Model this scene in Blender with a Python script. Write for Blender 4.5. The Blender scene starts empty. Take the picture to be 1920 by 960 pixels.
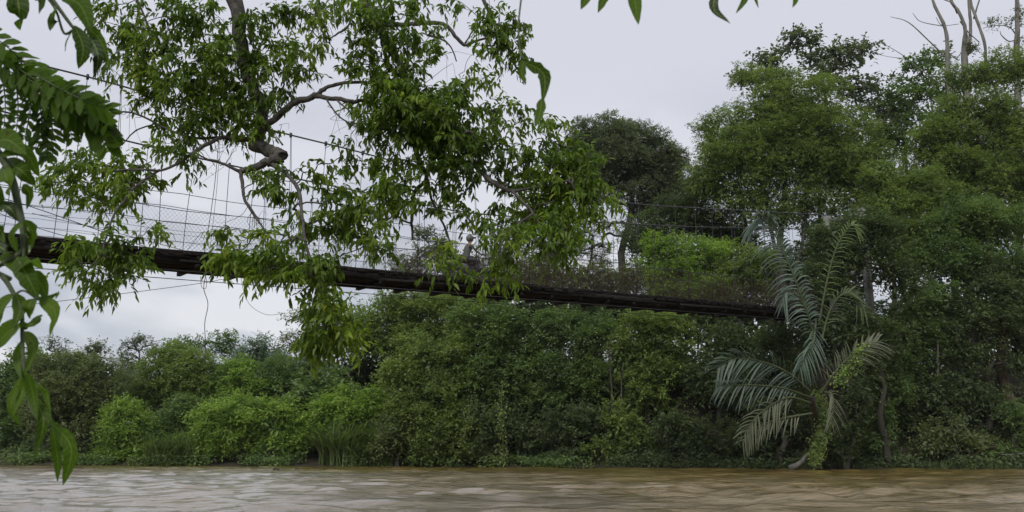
import bpy, math, random
import numpy as np
from mathutils import Vector

R = math.radians
rng = np.random.default_rng(7)
random.seed(7)
sc = bpy.context.scene
COL = sc.collection

# ------------------------------------------------------------------ camera
F = 1663.0                      # focal length in photo pixels (1920 wide)
PITCH = math.atan(365 / F)
EYE = np.array([0.0, 0.0, 0.85])
cam_d = bpy.data.cameras.new('camera')
cam_d.sensor_width = 36.0
cam_d.lens = F / 1920 * 36.0
cam_d.clip_start = 0.05
cam_d.clip_end = 3000
cam_d.dof.use_dof = True; cam_d.dof.focus_distance = 28.0; cam_d.dof.aperture_fstop = 8.0
cam = bpy.data.objects.new('camera', cam_d)
cam.location = EYE
cam.rotation_euler = (R(90) + PITCH, 0, 0)
COL.objects.link(cam)
sc.camera = cam

HAZE = 0.00014
# ------------------------------------------------------------------ world, sun, exposure
SUN_EL, SUN_AZ = 42, 200         # azimuth clockwise from +y
w = bpy.data.worlds.new('World')
sc.world = w
w.use_nodes = True
nt = w.node_tree
nt.nodes.clear()
def N(tree, kind, **kw):
    n = tree.nodes.new(kind)
    for k, v in kw.items():
        setattr(n, k, v)
    return n
def Lk(tree, a, b): tree.links.new(a, b)
sky = N(nt, 'ShaderNodeTexSky', sky_type='NISHITA')
sky.sun_disc = False
sky.sun_elevation = R(SUN_EL)
sky.sun_rotation = R(SUN_AZ)
bg1 = N(nt, 'ShaderNodeBackground'); bg1.inputs[1].default_value = 0.06
Lk(nt, sky.outputs[0], bg1.inputs[0])
tc = N(nt, 'ShaderNodeTexCoord')
sep = N(nt, 'ShaderNodeSeparateXYZ'); Lk(nt, tc.outputs['Generated'], sep.inputs[0])
mp = N(nt, 'ShaderNodeMapping'); mp.inputs['Scale'].default_value = (1, 1, 2.2)
mp.inputs['Location'].default_value = (0.15, 0.3, 0.55)
Lk(nt, tc.outputs['Generated'], mp.inputs[0])
n1 = N(nt, 'ShaderNodeTexNoise'); n1.inputs['Scale'].default_value = 6.2; n1.inputs['Detail'].default_value = 7; n1.inputs['Roughness'].default_value = 0.42; n1.inputs['Distortion'].default_value = 0.3
Lk(nt, mp.outputs[0], n1.inputs['Vector'])
r1 = N(nt, 'ShaderNodeValToRGB')
r1.color_ramp.elements[0].position = 0.40; r1.color_ramp.elements[0].color = (0.45, 0.48, 0.555, 1)
r1.color_ramp.elements[1].position = 0.57; r1.color_ramp.elements[1].color = (0.80, 0.81, 0.85, 1)
e = r1.color_ramp.elements.new(0.49); e.color = (0.60, 0.63, 0.69, 1)
Lk(nt, n1.outputs['Fac'], r1.inputs[0])
# higher up the overcast is an even pale layer
mr = N(nt, 'ShaderNodeMapRange'); mr.inputs[1].default_value = 0.14; mr.inputs[2].default_value = 0.42
Lk(nt, sep.outputs[2], mr.inputs[0])
mixc = N(nt, 'ShaderNodeMix', data_type='RGBA')
Lk(nt, mr.outputs[0], mixc.inputs[0]); Lk(nt, r1.outputs[0], mixc.inputs[6])
mixc.inputs[7].default_value = (0.685, 0.70, 0.78, 1)
bg2 = N(nt, 'ShaderNodeBackground'); bg2.inputs[1].default_value = 0.735
Lk(nt, mixc.outputs[2], bg2.inputs[0])
ms = N(nt, 'ShaderNodeMixShader'); ms.inputs[0].default_value = 0.93
Lk(nt, bg1.outputs[0], ms.inputs[1]); Lk(nt, bg2.outputs[0], ms.inputs[2])
wo = N(nt, 'ShaderNodeOutputWorld'); Lk(nt, ms.outputs[0], wo.inputs[0])

sd = bpy.data.lights.new('sun', 'SUN')
sd.energy = 1.5; sd.angle = R(25); sd.color = (1, 0.97, 0.92)
sun = bpy.data.objects.new('sun', sd)
a, e_ = R(SUN_AZ), R(SUN_EL)
to_sun = Vector((math.sin(a) * math.cos(e_), math.cos(a) * math.cos(e_), math.sin(e_)))
sun.rotation_euler = to_sun.to_track_quat('Z', 'Y').to_euler()
sun.location = (0, 0, 40)
COL.objects.link(sun)
sc.view_settings.view_transform = 'Standard'
sc.view_settings.look = 'None'
sc.view_settings.exposure = 0.5
sc.view_settings.gamma = 1.0
sc.render.engine = 'CYCLES'
sc.cycles.max_bounces = 6
sc.cycles.diffuse_bounces = 3
sc.cycles.glossy_bounces = 2
sc.cycles.transmission_bounces = 3
sc.cycles.volume_bounces = 0
sc.cycles.caustics_reflective = False
sc.cycles.caustics_refractive = False

# ------------------------------------------------------------------ helpers
CP, SP = math.cos(PITCH), math.sin(PITCH)
def P(px, py, Y):
    """world point that stands at depth Y and shows at photo pixel px, py"""
    u = (px - 960) / F; v = (480 - py) / F
    d = np.array([u, CP - v * SP, SP + v * CP])
    return EYE + d * (Y / d[1])

def cat(arrs, w=3): return np.concatenate([np.asarray(a_, float).reshape(-1, w) for a_ in arrs]) if arrs else np.zeros((0, w))

def make_mesh(name, V, faces, mat, rnd=None, smooth=False):
    """faces: list of (k, array(n,k)) blocks"""
    me = bpy.data.meshes.new(name)
    V = np.asarray(V, np.float32)
    me.vertices.add(len(V)); me.vertices.foreach_set('co', V.ravel())
    loops = np.concatenate([np.asarray(f, np.int32).ravel() for k, f in faces])
    tot = np.concatenate([np.full(len(f), k, np.int32) for k, f in faces])
    st = np.concatenate([[0], np.cumsum(tot)[:-1]]).astype(np.int32)
    me.loops.add(len(loops)); me.loops.foreach_set('vertex_index', loops)
    me.polygons.add(len(tot)); me.polygons.foreach_set('loop_start', st); me.polygons.foreach_set('loop_total', tot)
    if smooth: me.polygons.foreach_set('use_smooth', np.ones(len(tot), bool))
    me.update(calc_edges=True)
    if rnd is not None:
        at = me.attributes.new('rnd', 'FLOAT', 'POINT'); at.data.foreach_set('value', np.asarray(rnd, np.float32))
    if mat: me.materials.append(mat)
    return me

def link(name, me, parent=None, loc=None):
    o = bpy.data.objects.new(name, me); COL.objects.link(o)
    if loc is not None: o.location = loc
    if parent is not None: o.parent = parent
    return o

def tag(o, label=None, cat_=None, group=None, kind=None):
    if label: o['label'] = label
    if cat_: o['category'] = cat_
    if group: o['group'] = group
    if kind: o['kind'] = kind
    return o

def thing(name, label, cat_, loc, group=None):
    o = bpy.data.objects.new(name, None); COL.objects.link(o)
    o.location = loc; o.empty_display_size = 0.3
    return tag(o, label, cat_, group)

def basepart(root, name, V, faces, mat, **kw):
    b = np.array(root.location)
    me = make_mesh(name, np.asarray(V) - b, faces, mat, kw.get('rnd'), kw.get('smooth', False))
    o = link(name, me, root)
    if kw.get('kind'): o['kind'] = kw['kind']
    if kw.get('label'): o['label'] = kw['label']
    return o
def subpart(par, root, name, V, faces, mat, **kw):
    b = np.array(root.location)
    me = make_mesh(name, np.asarray(V) - b, faces, mat, kw.get('rnd'), kw.get('smooth', False))
    o = link(name, me, par)
    if kw.get('kind'): o['kind'] = kw['kind']
    return o

class Geo:
    """collects pieces of one mesh"""
    def __init__(s): s.v = []; s.q = []; s.t = []; s.n = 0
    def add(s, V, q=None, t=None):
        V = np.asarray(V, float)
        if q is not None and len(q): s.q.append(np.asarray(q, int) + s.n)
        if t is not None and len(t): s.t.append(np.asarray(t, int) + s.n)
        s.v.append(V); s.n += len(V)
    def out(s):
        fs = []
        if s.q: fs.append((4, np.concatenate(s.q)))
        if s.t: fs.append((3, np.concatenate(s.t)))
        return np.concatenate(s.v), fs

def nrm(v): return v / (np.linalg.norm(v, axis=-1, keepdims=True) + 1e-9)

def tube(g, pts, rad, k=6, cap=True, rough=0.0):
    pts = np.asarray(pts, float); n = len(pts)
    rad = np.broadcast_to(np.asarray(rad, float), (n,))
    t = np.gradient(pts, axis=0); t = nrm(t)
    ref = np.array([0.31, 0.17, 0.93]) if abs(t[:, 2]).mean() < 0.8 else np.array([0.9, 0.3, 0.1])
    a_ = nrm(np.cross(t, ref)); b_ = np.cross(t, a_)
    an = np.arange(k) * 2 * math.pi / k
    rr = rad[:, None] * (1 + rough * rng.normal(size=(n, k))) if rough else np.repeat(rad[:, None], k, 1)
    V = pts[:, None] + rr[..., None] * (np.cos(an)[None, :, None] * a_[:, None] + np.sin(an)[None, :, None] * b_[:, None])
    i = np.arange(n - 1)[:, None] * k; j = np.arange(k)[None]; j2 = (j + 1) % k
    q = np.stack([i + j, i + j2, i + k + j2, i + k + j], -1).reshape(-1, 4)
    V = V.reshape(-1, 3); tr = []
    if cap:
        V = np.vstack([V, pts[:1], pts[-1:]])
        c0, c1 = n * k, n * k + 1
        for jj in range(k):
            tr.append((c0, (jj + 1) % k, jj)); tr.append((c1, (n - 1) * k + jj, (n - 1) * k + (jj + 1) % k))
    g.add(V, q, tr)

def box(g, c, ax, ay, az, hx, hy, hz, jit=0.0):
    c = np.asarray(c, float); s = np.array([[-1,-1,-1],[1,-1,-1],[1,1,-1],[-1,1,-1],[-1,-1,1],[1,-1,1],[1,1,1],[-1,1,1]], float)
    V = c + s[:, :1] * hx * ax + s[:, 1:2] * hy * ay + s[:, 2:] * hz * az
    if jit: V = V + rng.normal(size=V.shape) * jit
    g.add(V, [(0,3,2,1),(4,5,6,7),(0,1,5,4),(1,2,6,5),(2,3,7,6),(3,0,4,7)])

def smooth_path(pts, per=4):
    """Catmull-Rom through pts (n,d)"""
    pts = np.asarray(pts, float)
    if len(pts) < 3: 
        tt = np.linspace(0, 1, per + 1)[:, None]; return pts[0] * (1 - tt) + pts[-1] * tt
    p = np.vstack([2 * pts[0] - pts[1], pts, 2 * pts[-1] - pts[-2]]); out = []
    for i in range(1, len(p) - 2):
        for t in np.arange(per) / per:
            out.append(0.5 * ((2 * p[i]) + (-p[i-1] + p[i+1]) * t + (2*p[i-1] - 5*p[i] + 4*p[i+1] - p[i+2]) * t*t + (-p[i-1] + 3*p[i] - 3*p[i+1] + p[i+2]) * t**3))
    out.append(pts[-1]); return np.array(out)

# value noise for terrain and lumps
def vnoise(x, y, seed=0):
    xi = np.floor(x).astype(np.int64); yi = np.floor(y).astype(np.int64); fx = x - xi; fy = y - yi
    fx = fx * fx * (3 - 2 * fx); fy = fy * fy * (3 - 2 * fy)
    def h(a_, b_):
        n = (a_ * 374761393 + b_ * 668265263 + seed * 974711) & 0x7fffffff
        n = ((n ^ (n >> 13)) * 1274126177) & 0x7fffffff
        return ((n ^ (n >> 16)) & 0xffff) / 65535.0
    return (h(xi, yi) * (1 - fx) + h(xi + 1, yi) * fx) * (1 - fy) + (h(xi, yi + 1) * (1 - fx) + h(xi + 1, yi + 1) * fx) * fy
def fbm(x, y, o=4, seed=0):
    s = 0; a_ = 0.5
    for i in range(o): s = s + a_ * vnoise(x * 2**i, y * 2**i, seed + i); a_ *= 0.5
    return s
def sstep(a_, b_, x): t = np.clip((x - a_) / (b_ - a_), 0, 1); return t * t * (3 - 2 * t)

# ------------------------------------------------------------------ materials
def new_mat(name):
    m = bpy.data.materials.new(name); m.use_nodes = True
    t = m.node_tree; t.nodes.clear()
    out = N(t, 'ShaderNodeOutputMaterial')
    return m, t, out

def leaf_mat(name, c_lo, c_mid, c_hi, trans=0.42, rough=0.5, nscale=0.6, spec=0.35):
    k_ = {'leaf_fine': 1.3, 'leaf_mid': 1.38, 'leaf_grey': 1.45, 'leaf_bright': 1.12, 'leaf_olive': 1.2, 'leaf_haze_blue': 1.3, 'leaf_dark': 1.1}.get(name)
    if k_: c_lo, c_mid, c_hi = [tuple(c * k_ + .011 for c in q) for q in (c_lo, c_mid, c_hi)]
    m, t, out = new_mat(name)
    at = N(t, 'ShaderNodeAttribute', attribute_name='rnd')
    geo = N(t, 'ShaderNodeNewGeometry')
    no = N(t, 'ShaderNodeTexNoise'); no.inputs['Scale'].default_value = nscale; no.inputs['Detail'].default_value = 3
    Lk(t, geo.outputs['Position'], no.inputs['Vector'])
    ad = N(t, 'ShaderNodeMath', operation='MULTIPLY_ADD'); ad.inputs[1].default_value = 0.55
    mu = N(t, 'ShaderNodeMath', operation='MULTIPLY_ADD'); mu.inputs[1].default_value = 1.5; mu.inputs[2].default_value = -0.5
    Lk(t, no.outputs['Fac'], mu.inputs[0])
    Lk(t, at.outputs['Fac'], ad.inputs[0])
    m2 = N(t, 'ShaderNodeMath', operation='MULTIPLY'); m2.inputs[1].default_value = 0.8; Lk(t, mu.outputs[0], m2.inputs[0])
    Lk(t, m2.outputs[0], ad.inputs[2])
    cr = N(t, 'ShaderNodeValToRGB')
    cr.color_ramp.elements[0].position = 0.12; cr.color_ramp.elements[0].color = (*c_lo, 1)
    cr.color_ramp.elements[1].position = 0.95; cr.color_ramp.elements[1].color = (*c_hi, 1)
    e = cr.color_ramp.elements.new(0.52); e.color = (*c_mid, 1)
    Lk(t, ad.outputs[0], cr.inputs[0])
    pb = N(t, 'ShaderNodeBsdfPrincipled'); pb.inputs['Roughness'].default_value = rough
    pb.inputs['Specular IOR Level'].default_value = spec
    Lk(t, cr.outputs[0], pb.inputs['Base Color'])
    tr = N(t, 'ShaderNodeBsdfTranslucent')
    hs = N(t, 'ShaderNodeMix', data_type='RGBA', blend_type='MULTIPLY'); hs.inputs[0].default_value = 1
    Lk(t, cr.outputs[0], hs.inputs[6]); hs.inputs[7].default_value = (1.2, 1.35, 0.75, 1)
    Lk(t, hs.outputs[2], tr.inputs[0])
    mx = N(t, 'ShaderNodeMixShader'); mx.inputs[0].default_value = trans
    Lk(t, pb.outputs[0], mx.inputs[1]); Lk(t, tr.outputs[0], mx.inputs[2]); Lk(t, mx.outputs[0], out.inputs[0])
    return m

def noise_mat(name, c1, c2, scale=3, rough=0.85, bump=0.3, stretch=(1, 1, 1), c3=None, spec=0.3, metallic=0, contrast=(0.35, 0.65)):
    m, t, out = new_mat(name)
    geo = N(t, 'ShaderNodeNewGeometry')
    mp = N(t, 'ShaderNodeMapping'); mp.inputs['Scale'].default_value = stretch
    Lk(t, geo.outputs['Position'], mp.inputs[0])
    no = N(t, 'ShaderNodeTexNoise'); no.inputs['Scale'].default_value = scale; no.inputs['Detail'].default_value = 8; no.inputs['Roughness'].default_value = 0.65
    Lk(t, mp.outputs[0], no.inputs['Vector'])
    cr = N(t, 'ShaderNodeValToRGB')
    cr.color_ramp.elements[0].position = contrast[0]; cr.color_ramp.elements[0].color = (*c1, 1)
    cr.color_ramp.elements[1].position = contrast[1]; cr.color_ramp.elements[1].color = (*c2, 1)
    if c3: e = cr.color_ramp.elements.new(contrast[1] + 0.12); e.color = (*c3, 1)
    Lk(t, no.outputs['Fac'], cr.inputs[0])
    pb = N(t, 'ShaderNodeBsdfPrincipled'); pb.inputs['Roughness'].default_value = rough
    pb.inputs['Specular IOR Level'].default_value = spec; pb.inputs['Metallic'].default_value = metallic
    Lk(t, cr.outputs[0], pb.inputs['Base Color'])
    if bump:
        bp = N(t, 'ShaderNodeBump'); bp.inputs['Strength'].default_value = bump; bp.inputs['Distance'].default_value = 0.03
        n2 = N(t, 'ShaderNodeTexNoise'); n2.inputs['Scale'].default_value = scale * 4; n2.inputs['Detail'].default_value = 6
        Lk(t, mp.outputs[0], n2.inputs['Vector']); Lk(t, n2.outputs['Fac'], bp.inputs['Height']); Lk(t, bp.outputs[0], pb.inputs['Normal'])
    Lk(t, pb.outputs[0], out.inputs[0])
    return m

LM = {
 'fine':   leaf_mat('leaf_fine', (0.078, 0.112, 0.034), (0.130, 0.178, 0.046), (0.200, 0.250, 0.060), trans=.46),
 'bright': leaf_mat('leaf_bright', (0.110, 0.178, 0.036), (0.190, 0.285, 0.050), (0.285, 0.380, 0.072), trans=.46),
 'mid':    leaf_mat('leaf_mid', (0.054, 0.090, 0.032), (0.094, 0.142, 0.044), (0.155, 0.210, 0.058), trans=.44),
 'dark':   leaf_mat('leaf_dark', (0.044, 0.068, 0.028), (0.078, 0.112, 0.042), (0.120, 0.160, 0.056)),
 'grey':   leaf_mat('leaf_grey', (0.062, 0.076, 0.050), (0.096, 0.114, 0.068), (0.138, 0.160, 0.088)),
 'olive':  leaf_mat('leaf_olive', (0.075, 0.096, 0.040), (0.120, 0.148, 0.056), (0.175, 0.205, 0.080), trans=.44),
 'blue':   leaf_mat('leaf_haze_blue', (0.070, 0.104, 0.074), (0.105, 0.150, 0.110), (0.150, 0.200, 0.150)),  # bluish leaf colour paints haze onto the left background trees
 'over':   leaf_mat('leaf_overhang', (0.052, 0.092, 0.012), (0.108, 0.175, 0.020), (0.215, 0.305, 0.034), trans=0.5, rough=0.45, nscale=1.1, spec=0.32),
 'near':   leaf_mat('leaf_near', (0.040, 0.078, 0.010), (0.074, 0.138, 0.015), (0.120, 0.205, 0.024), trans=0.55, rough=0.5, nscale=2.0, spec=0.15),
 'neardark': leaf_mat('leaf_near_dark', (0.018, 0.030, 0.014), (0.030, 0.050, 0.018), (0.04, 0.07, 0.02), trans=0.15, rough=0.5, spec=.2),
 'palm':   leaf_mat('leaf_palm', (0.038, 0.066, 0.042), (0.070, 0.112, 0.076), (0.125, 0.178, 0.126), trans=0.18, rough=0.42, spec=0.6),
 'palmdull': leaf_mat('leaf_palm_dull', (0.036, 0.058, 0.040), (0.064, 0.096, 0.068), (0.105, 0.145, 0.108), trans=0.18, rough=0.5, spec=0.4),
 'palmdry': leaf_mat('leaf_palm_dry', (0.065, 0.080, 0.044), (0.110, 0.122, 0.074), (0.160, 0.168, 0.108), trans=0.18, rough=0.6),
 'reed':   leaf_mat('leaf_reed', (0.085, 0.125, 0.045), (0.150, 0.205, 0.075), (0.230, 0.290, 0.125)),
 'cream':  leaf_mat('leaf_cream', (0.45, 0.45, 0.40), (0.55, 0.55, 0.50), (0.65, 0.65, 0.60), trans=0.3),
}
def add_veins(m):
    t = m.node_tree
    pb = [n for n in t.nodes if n.type == 'BSDF_PRINCIPLED'][0]; src = pb.inputs['Base Color'].links[0].from_socket
    users = [l.to_socket for l in src.links]
    ac = N(t, 'ShaderNodeAttribute', attribute_name='across'); al = N(t, 'ShaderNodeAttribute', attribute_name='along')
    def mth(op, a_, b_=None, c_=None):
        n_ = N(t, 'ShaderNodeMath', operation=op)
        for i, q in enumerate((a_, b_, c_)):
            if q is None: continue
            if isinstance(q, (int, float)): n_.inputs[i].default_value = q
            else: Lk(t, q, n_.inputs[i])
        return n_.outputs[0]
    ab = mth('ABSOLUTE', ac.outputs['Fac'])
    ph = mth('MULTIPLY_ADD', al.outputs['Fac'], 62.0, mth('MULTIPLY', ab, -7.0))
    rib = mth('GREATER_THAN', mth('SINE', ph), .86)
    mid = mth('LESS_THAN', ab, .07)
    has = mth('GREATER_THAN', al.outputs['Fac'], 0.0)
    v = mth('MULTIPLY', mth('MAXIMUM', mth('MULTIPLY', rib, .45), mid), has)
    geo = N(t, 'ShaderNodeNewGeometry'); no = N(t, 'ShaderNodeTexNoise'); no.inputs['Scale'].default_value = 38; no.inputs['Detail'].default_value = 4
    Lk(t, geo.outputs['Position'], no.inputs['Vector'])
    sp = mth('MULTIPLY', mth('GREATER_THAN', no.outputs['Fac'], .68), .8)
    def mx(f, a_, col, bt='MIX'):
        n_ = N(t, 'ShaderNodeMix', data_type='RGBA', blend_type=bt); Lk(t, f, n_.inputs[0]); Lk(t, a_, n_.inputs[6]); n_.inputs[7].default_value = (*col, 1); return n_.outputs[2]
    c2 = mx(sp, mx(v, src, (0.16, 0.22, 0.05)), (0.07, 0.05, 0.02))
    for u_ in users: Lk(t, c2, u_)
_cr = [n for n in LM['over'].node_tree.nodes if n.type == 'VALTORGB'][0].color_ramp
_cr.elements[-1].position = .86; _e = _cr.elements.new(.97); _e.color = (.34, .30, .05, 1)
add_veins(LM['near']); add_veins(LM['neardark'])
BARK_GREY = noise_mat('bark_grey', (0.05, 0.048, 0.04), (0.13, 0.125, 0.105), 4, 0.9, 0.5, (1, 1, 0.25))
BARK = noise_mat('bark', (0.026, 0.024, 0.019), (0.066, 0.062, 0.050), 5, 0.9, 0.6, (1, 1, 0.25))
BARK_PALE = noise_mat('bark_pale', (0.10, 0.095, 0.08), (0.24, 0.23, 0.20), 4, 0.9, 0.5, (1, 1, 0.25))
BARK_OVER = noise_mat('bark_overhang', (0.04, 0.036, 0.032), (0.12, 0.11, 0.098), 14, 0.9, 0.7, c3=(0.2, 0.19, 0.17))
BARK_TAN = noise_mat('bark_tan', (0.035, 0.028, 0.018), (0.115, 0.088, 0.055), 3, 0.9, 0.5, (1, 1, 0.2))
STEM = noise_mat('green_stem', (0.05, 0.07, 0.03), (0.10, 0.12, 0.06), 20, 0.7, 0.2)
WOOD = noise_mat('weathered_plank', (0.010, 0.009, 0.008), (0.032, 0.026, 0.023), 6, 0.85, 0.7, (0.6, 2.5, 2), c3=(0.07, 0.055, 0.045), spec=.15)
WOOD2 = noise_mat('dark_beam', (0.006, 0.005, 0.0045), (0.020, 0.0155, 0.013), 4, 0.85, 0.6, (0.5, 2, 5), c3=(0.055, 0.034, 0.026), spec=.12)
WIRE = noise_mat('galvanised_wire', (0.03, 0.03, 0.032), (0.07, 0.07, 0.073), 9, 0.6, 0, metallic=0.3)
RUST = noise_mat('rusty_wire', (0.035, 0.020, 0.014), (0.075, 0.045, 0.032), 9, 0.8, 0)
CONC = noise_mat('old_concrete', (0.06, 0.065, 0.05), (0.22, 0.22, 0.20), 2, 0.9, 0.4)
SOIL = noise_mat('bank_soil', (0.016, 0.014, 0.009), (0.050, 0.038, 0.024), 1.6, 0.95, 0.9, c3=(0.035, 0.05, 0.018))
HILLM = noise_mat('wooded_hill', (0.03, 0.05, 0.03), (0.05, 0.08, 0.04), 0.05, 1.0, 0)

# ------------------------------------------------------------------ terrain and water
def far_shore(x): return np.interp(x, [-400, -120, -60, -34, -26, -16, -2, 6, 14, 26, 60, 400], [160, 84, 64, 55.5, 54, 51.5, 48, 44.6, 42.6, 42.4, 42, 40])
def near_shore(x): return np.interp(x, [-400, -30, -12, -8, -4, 0, 6, 20, 400], [30, 20, 11, 8.2, 3.6, 2.0, 1.6, -2, -30])
def ground_z(x, y):
    S = far_shore(x) + 0.9 * (fbm(x * 0.35, x * 0.0 + 3.3, 3, 5) - 0.45) * 2; d = y - S
    wr = sstep(-16, 10, x)
    top = 1.2 + 3.8 * wr
    bank = 0.06 * sstep(-0.2, 0.3, d) + top * sstep(0.2, 7, d) + (0.02 + 0.06 * wr) * np.clip(d - 6, 0, 50)
    bank = bank + (fbm(x * 0.5, y * 0.5, 4, 11) - 0.47) * (0.3 + 1.2 * sstep(0, 5, d)) * sstep(-0.5, 0.6, d)
    dn = near_shore(x) - y
    nb = 0.35 * sstep(-0.2, 1.2, dn) + 0.02 * np.clip(dn, 0, 60) + (fbm(x * 0.8, y * 0.8, 4, 3) - 0.47) * 0.25 * sstep(0, 1, dn)
    bed = -1.4 * sstep(0.0, 3, -d) * sstep(0.0, 3, -dn) 
    z = np.where(d > -0.2, bank, np.where(dn > -0.2, nb, bed - 0.02))
    return z
xs = np.concatenate([np.linspace(-900, -130, 12), np.linspace(-120, -42, 30), np.linspace(-40, 40, 220), np.linspace(42, 120, 30), np.linspace(130, 900, 12)])
ys = np.concatenate([np.linspace(-300, -30, 10), np.linspace(-25, 38, 80), np.linspace(38.4, 75, 150), np.linspace(76, 160, 40), np.linspace(175, 900, 14)])
X, Y = np.meshgrid(xs, ys)
Z = ground_z(X, Y)
def grid_faces(nx, ny):
    i = np.arange(ny - 1)[:, None] * nx; j = np.arange(nx - 1)[None]
    return np.stack([i + j, i + j + 1, i + j + 1 + nx, i + j + nx], -1).reshape(-1, 4)
g_me = make_mesh('ground', np.stack([X, Y, Z], -1).reshape(-1, 3), [(4, grid_faces(len(xs), len(ys)))], SOIL, smooth=True)
tag(link('ground', g_me), kind='structure')

# river
m, t, out = new_mat('muddy_water')
geo = N(t, 'ShaderNodeNewGeometry')
mp = N(t, 'ShaderNodeMapping'); mp.inputs['Scale'].default_value = (0.35, 1.0, 1)
Lk(t, geo.outputs['Position'], mp.inputs[0])
n1 = N(t, 'ShaderNodeTexNoise'); n1.inputs['Scale'].default_value = 2.6; n1.inputs['Detail'].default_value = 9; n1.inputs['Roughness'].default_value = 0.66; n1.inputs['Distortion'].default_value = 0.6
Lk(t, mp.outputs[0], n1.inputs['Vector'])
n2 = N(t, 'ShaderNodeTexNoise'); n2.inputs['Scale'].default_value = 0.25; n2.inputs['Detail'].default_value = 5
Lk(t, mp.outputs[0], n2.inputs['Vector'])
cr = N(t, 'ShaderNodeValToRGB')
cr.color_ramp.elements[0].position = 0.35; cr.color_ramp.elements[0].color = (0.172, 0.116, 0.034, 1)
cr.color_ramp.elements[1].position = 0.65; cr.color_ramp.elements[1].color = (0.235, 0.162, 0.050, 1)
Lk(t, n2.outputs['Fac'], cr.inputs[0])
pb = N(t, 'ShaderNodeBsdfPrincipled'); pb.inputs['Roughness'].default_value = 0.10; pb.inputs['IOR'].default_value = 1.6; pb.inputs['Coat Weight'].default_value = 1.0; pb.inputs['Coat IOR'].default_value = 1.5; pb.inputs['Coat Roughness'].default_value = 0.08
Lk(t, cr.outputs[0], pb.inputs['Base Color'])
bp = N(t, 'ShaderNodeBump'); bp.inputs['Strength'].default_value = 1.0; bp.inputs['Distance'].default_value = 0.07
Lk(t, n1.outputs['Fac'], bp.inputs['Height']); Lk(t, bp.outputs[0], pb.inputs['Normal']); Lk(t, bp.outputs[0], pb.inputs['Coat Normal'])
Lk(t, pb.outputs[0], out.inputs[0])
WATER = m
wx = np.concatenate([np.linspace(-800, -60, 20), np.linspace(-55, 45, 420), np.linspace(50, 800, 20)])
wy = np.concatenate([np.linspace(-30, 5, 8), 6 + (np.linspace(0, 1, 340) ** 1.5) * 55, np.linspace(64, 200, 12)])
X, Y = np.meshgrid(wx, wy)
def waves(X, Y):
    q = (fbm(X * 0.55, Y * 1.3, 4, 21) - 0.47) * 0.20 + (fbm(X * 1.3 + 9, Y * 4.2, 4, 31) - 0.45) * 0.10
    turb = np.exp(-(((X - 4) / 5.0) ** 2 + ((Y - 20) / 4.0) ** 2)) + np.exp(-(((X - 9) / 4.0) ** 2 + ((Y - 17) / 3.0) ** 2))
    q = q + turb * (fbm(X * 1.3, Y * 1.6, 4, 41) - 0.4) * 0.30
    return 1.15 * q * sstep(64, 40, Y)
Zw = waves(X, Y) * (np.abs(X) < 56)
tag(link('river_water', make_mesh('river_water', np.stack([X, Y, Zw], -1).reshape(-1, 3), [(4, grid_faces(len(wx), len(wy)))], WATER, smooth=True)), kind='structure')

# hazy hills far beyond the left bank
def hill(name, cx, cy, hx, hy, h, seed):
    u = np.linspace(-1, 1, 60); v = np.linspace(-1, 1, 24); U, Vv = np.meshgrid(u, v)
    hh = h * np.clip(1 - (U**2 + Vv**2), 0, 1) ** 0.8 * (0.75 + 0.5 * fbm(U * 4, Vv * 4, 4, seed))
    tag(link(name, make_mesh(name, np.stack([cx + U * hx, cy + Vv * hy, hh - 2], -1).reshape(-1, 3), [(4, grid_faces(60, 24))], HILLM, smooth=True)), kind='structure')
hill('hill', -150, 620, 110, 90, 66, 3)
hill('hill', -480, 720, 330, 120, 50, 8)

# ------------------------------------------------------------------ leaves
def leaf_quads(pos, ax, nr, L, W, fold=0.22, droop=0.0):
    n = len(pos); ax = nrm(ax); side = nrm(np.cross(ax, nr)); up = np.cross(side, ax)
    L = np.broadcast_to(L, (n,))[:, None]; W = np.broadcast_to(W, (n,))[:, None]
    tip = pos + ax * L; 
    if droop: tip = tip - np.array([0, 0, 1.0]) * L * droop
    mid = pos + ax * L * 0.45
    V = np.stack([pos, mid + side * W * .5 + up * W * fold, tip, mid - side * W * .5 + up * W * fold], 1).reshape(-1, 3)
    b = np.arange(n)[:, None] * 4
    T = np.stack([b + 0, b + 1, b + 2, b + 0, b + 2, b + 3], -1).reshape(-1, 3)
    return V, T

def leaf_fine(pos, ax, nr, L, W, bend=0.25, fold=0.18):
    """8 vertices, 8 triangles: a pointed leaf folded at its midrib, drooping to the tip"""
    n = len(pos); ax = nrm(ax); side = nrm(np.cross(ax, nr)); up = np.cross(side, ax)
    L = np.broadcast_to(L, (n,))[:, None]; W = np.broadcast_to(W, (n,))[:, None]; G = np.array([0, 0, -1.0])
    m1 = pos + ax * L * .30 + G * L * bend * .05; m2 = pos + ax * L * .68 + G * L * bend * .35; tip = pos + ax * L + G * L * bend
    s = W * .5
    V = np.stack([pos, m1, m2, tip, m1 + side * s + up * W * fold, m2 + side * s * .8 + up * W * fold, m1 - side * s + up * W * fold, m2 - side * s * .8 + up * W * fold], 1).reshape(-1, 3)
    b = np.arange(n)[:, None] * 8
    T = np.concatenate([b + np.array([[0, 1, 4]]), b + np.array([[2, 3, 5]]), b + np.array([[0, 6, 1]]), b + np.array([[2, 7, 3]])])
    Q = np.concatenate([b + np.array([[1, 2, 5, 4]]), b + np.array([[1, 6, 7, 2]])])
    return V, T, Q

def rdir(n):
    v = rng.normal(size=(n, 3)); return nrm(v)

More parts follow.
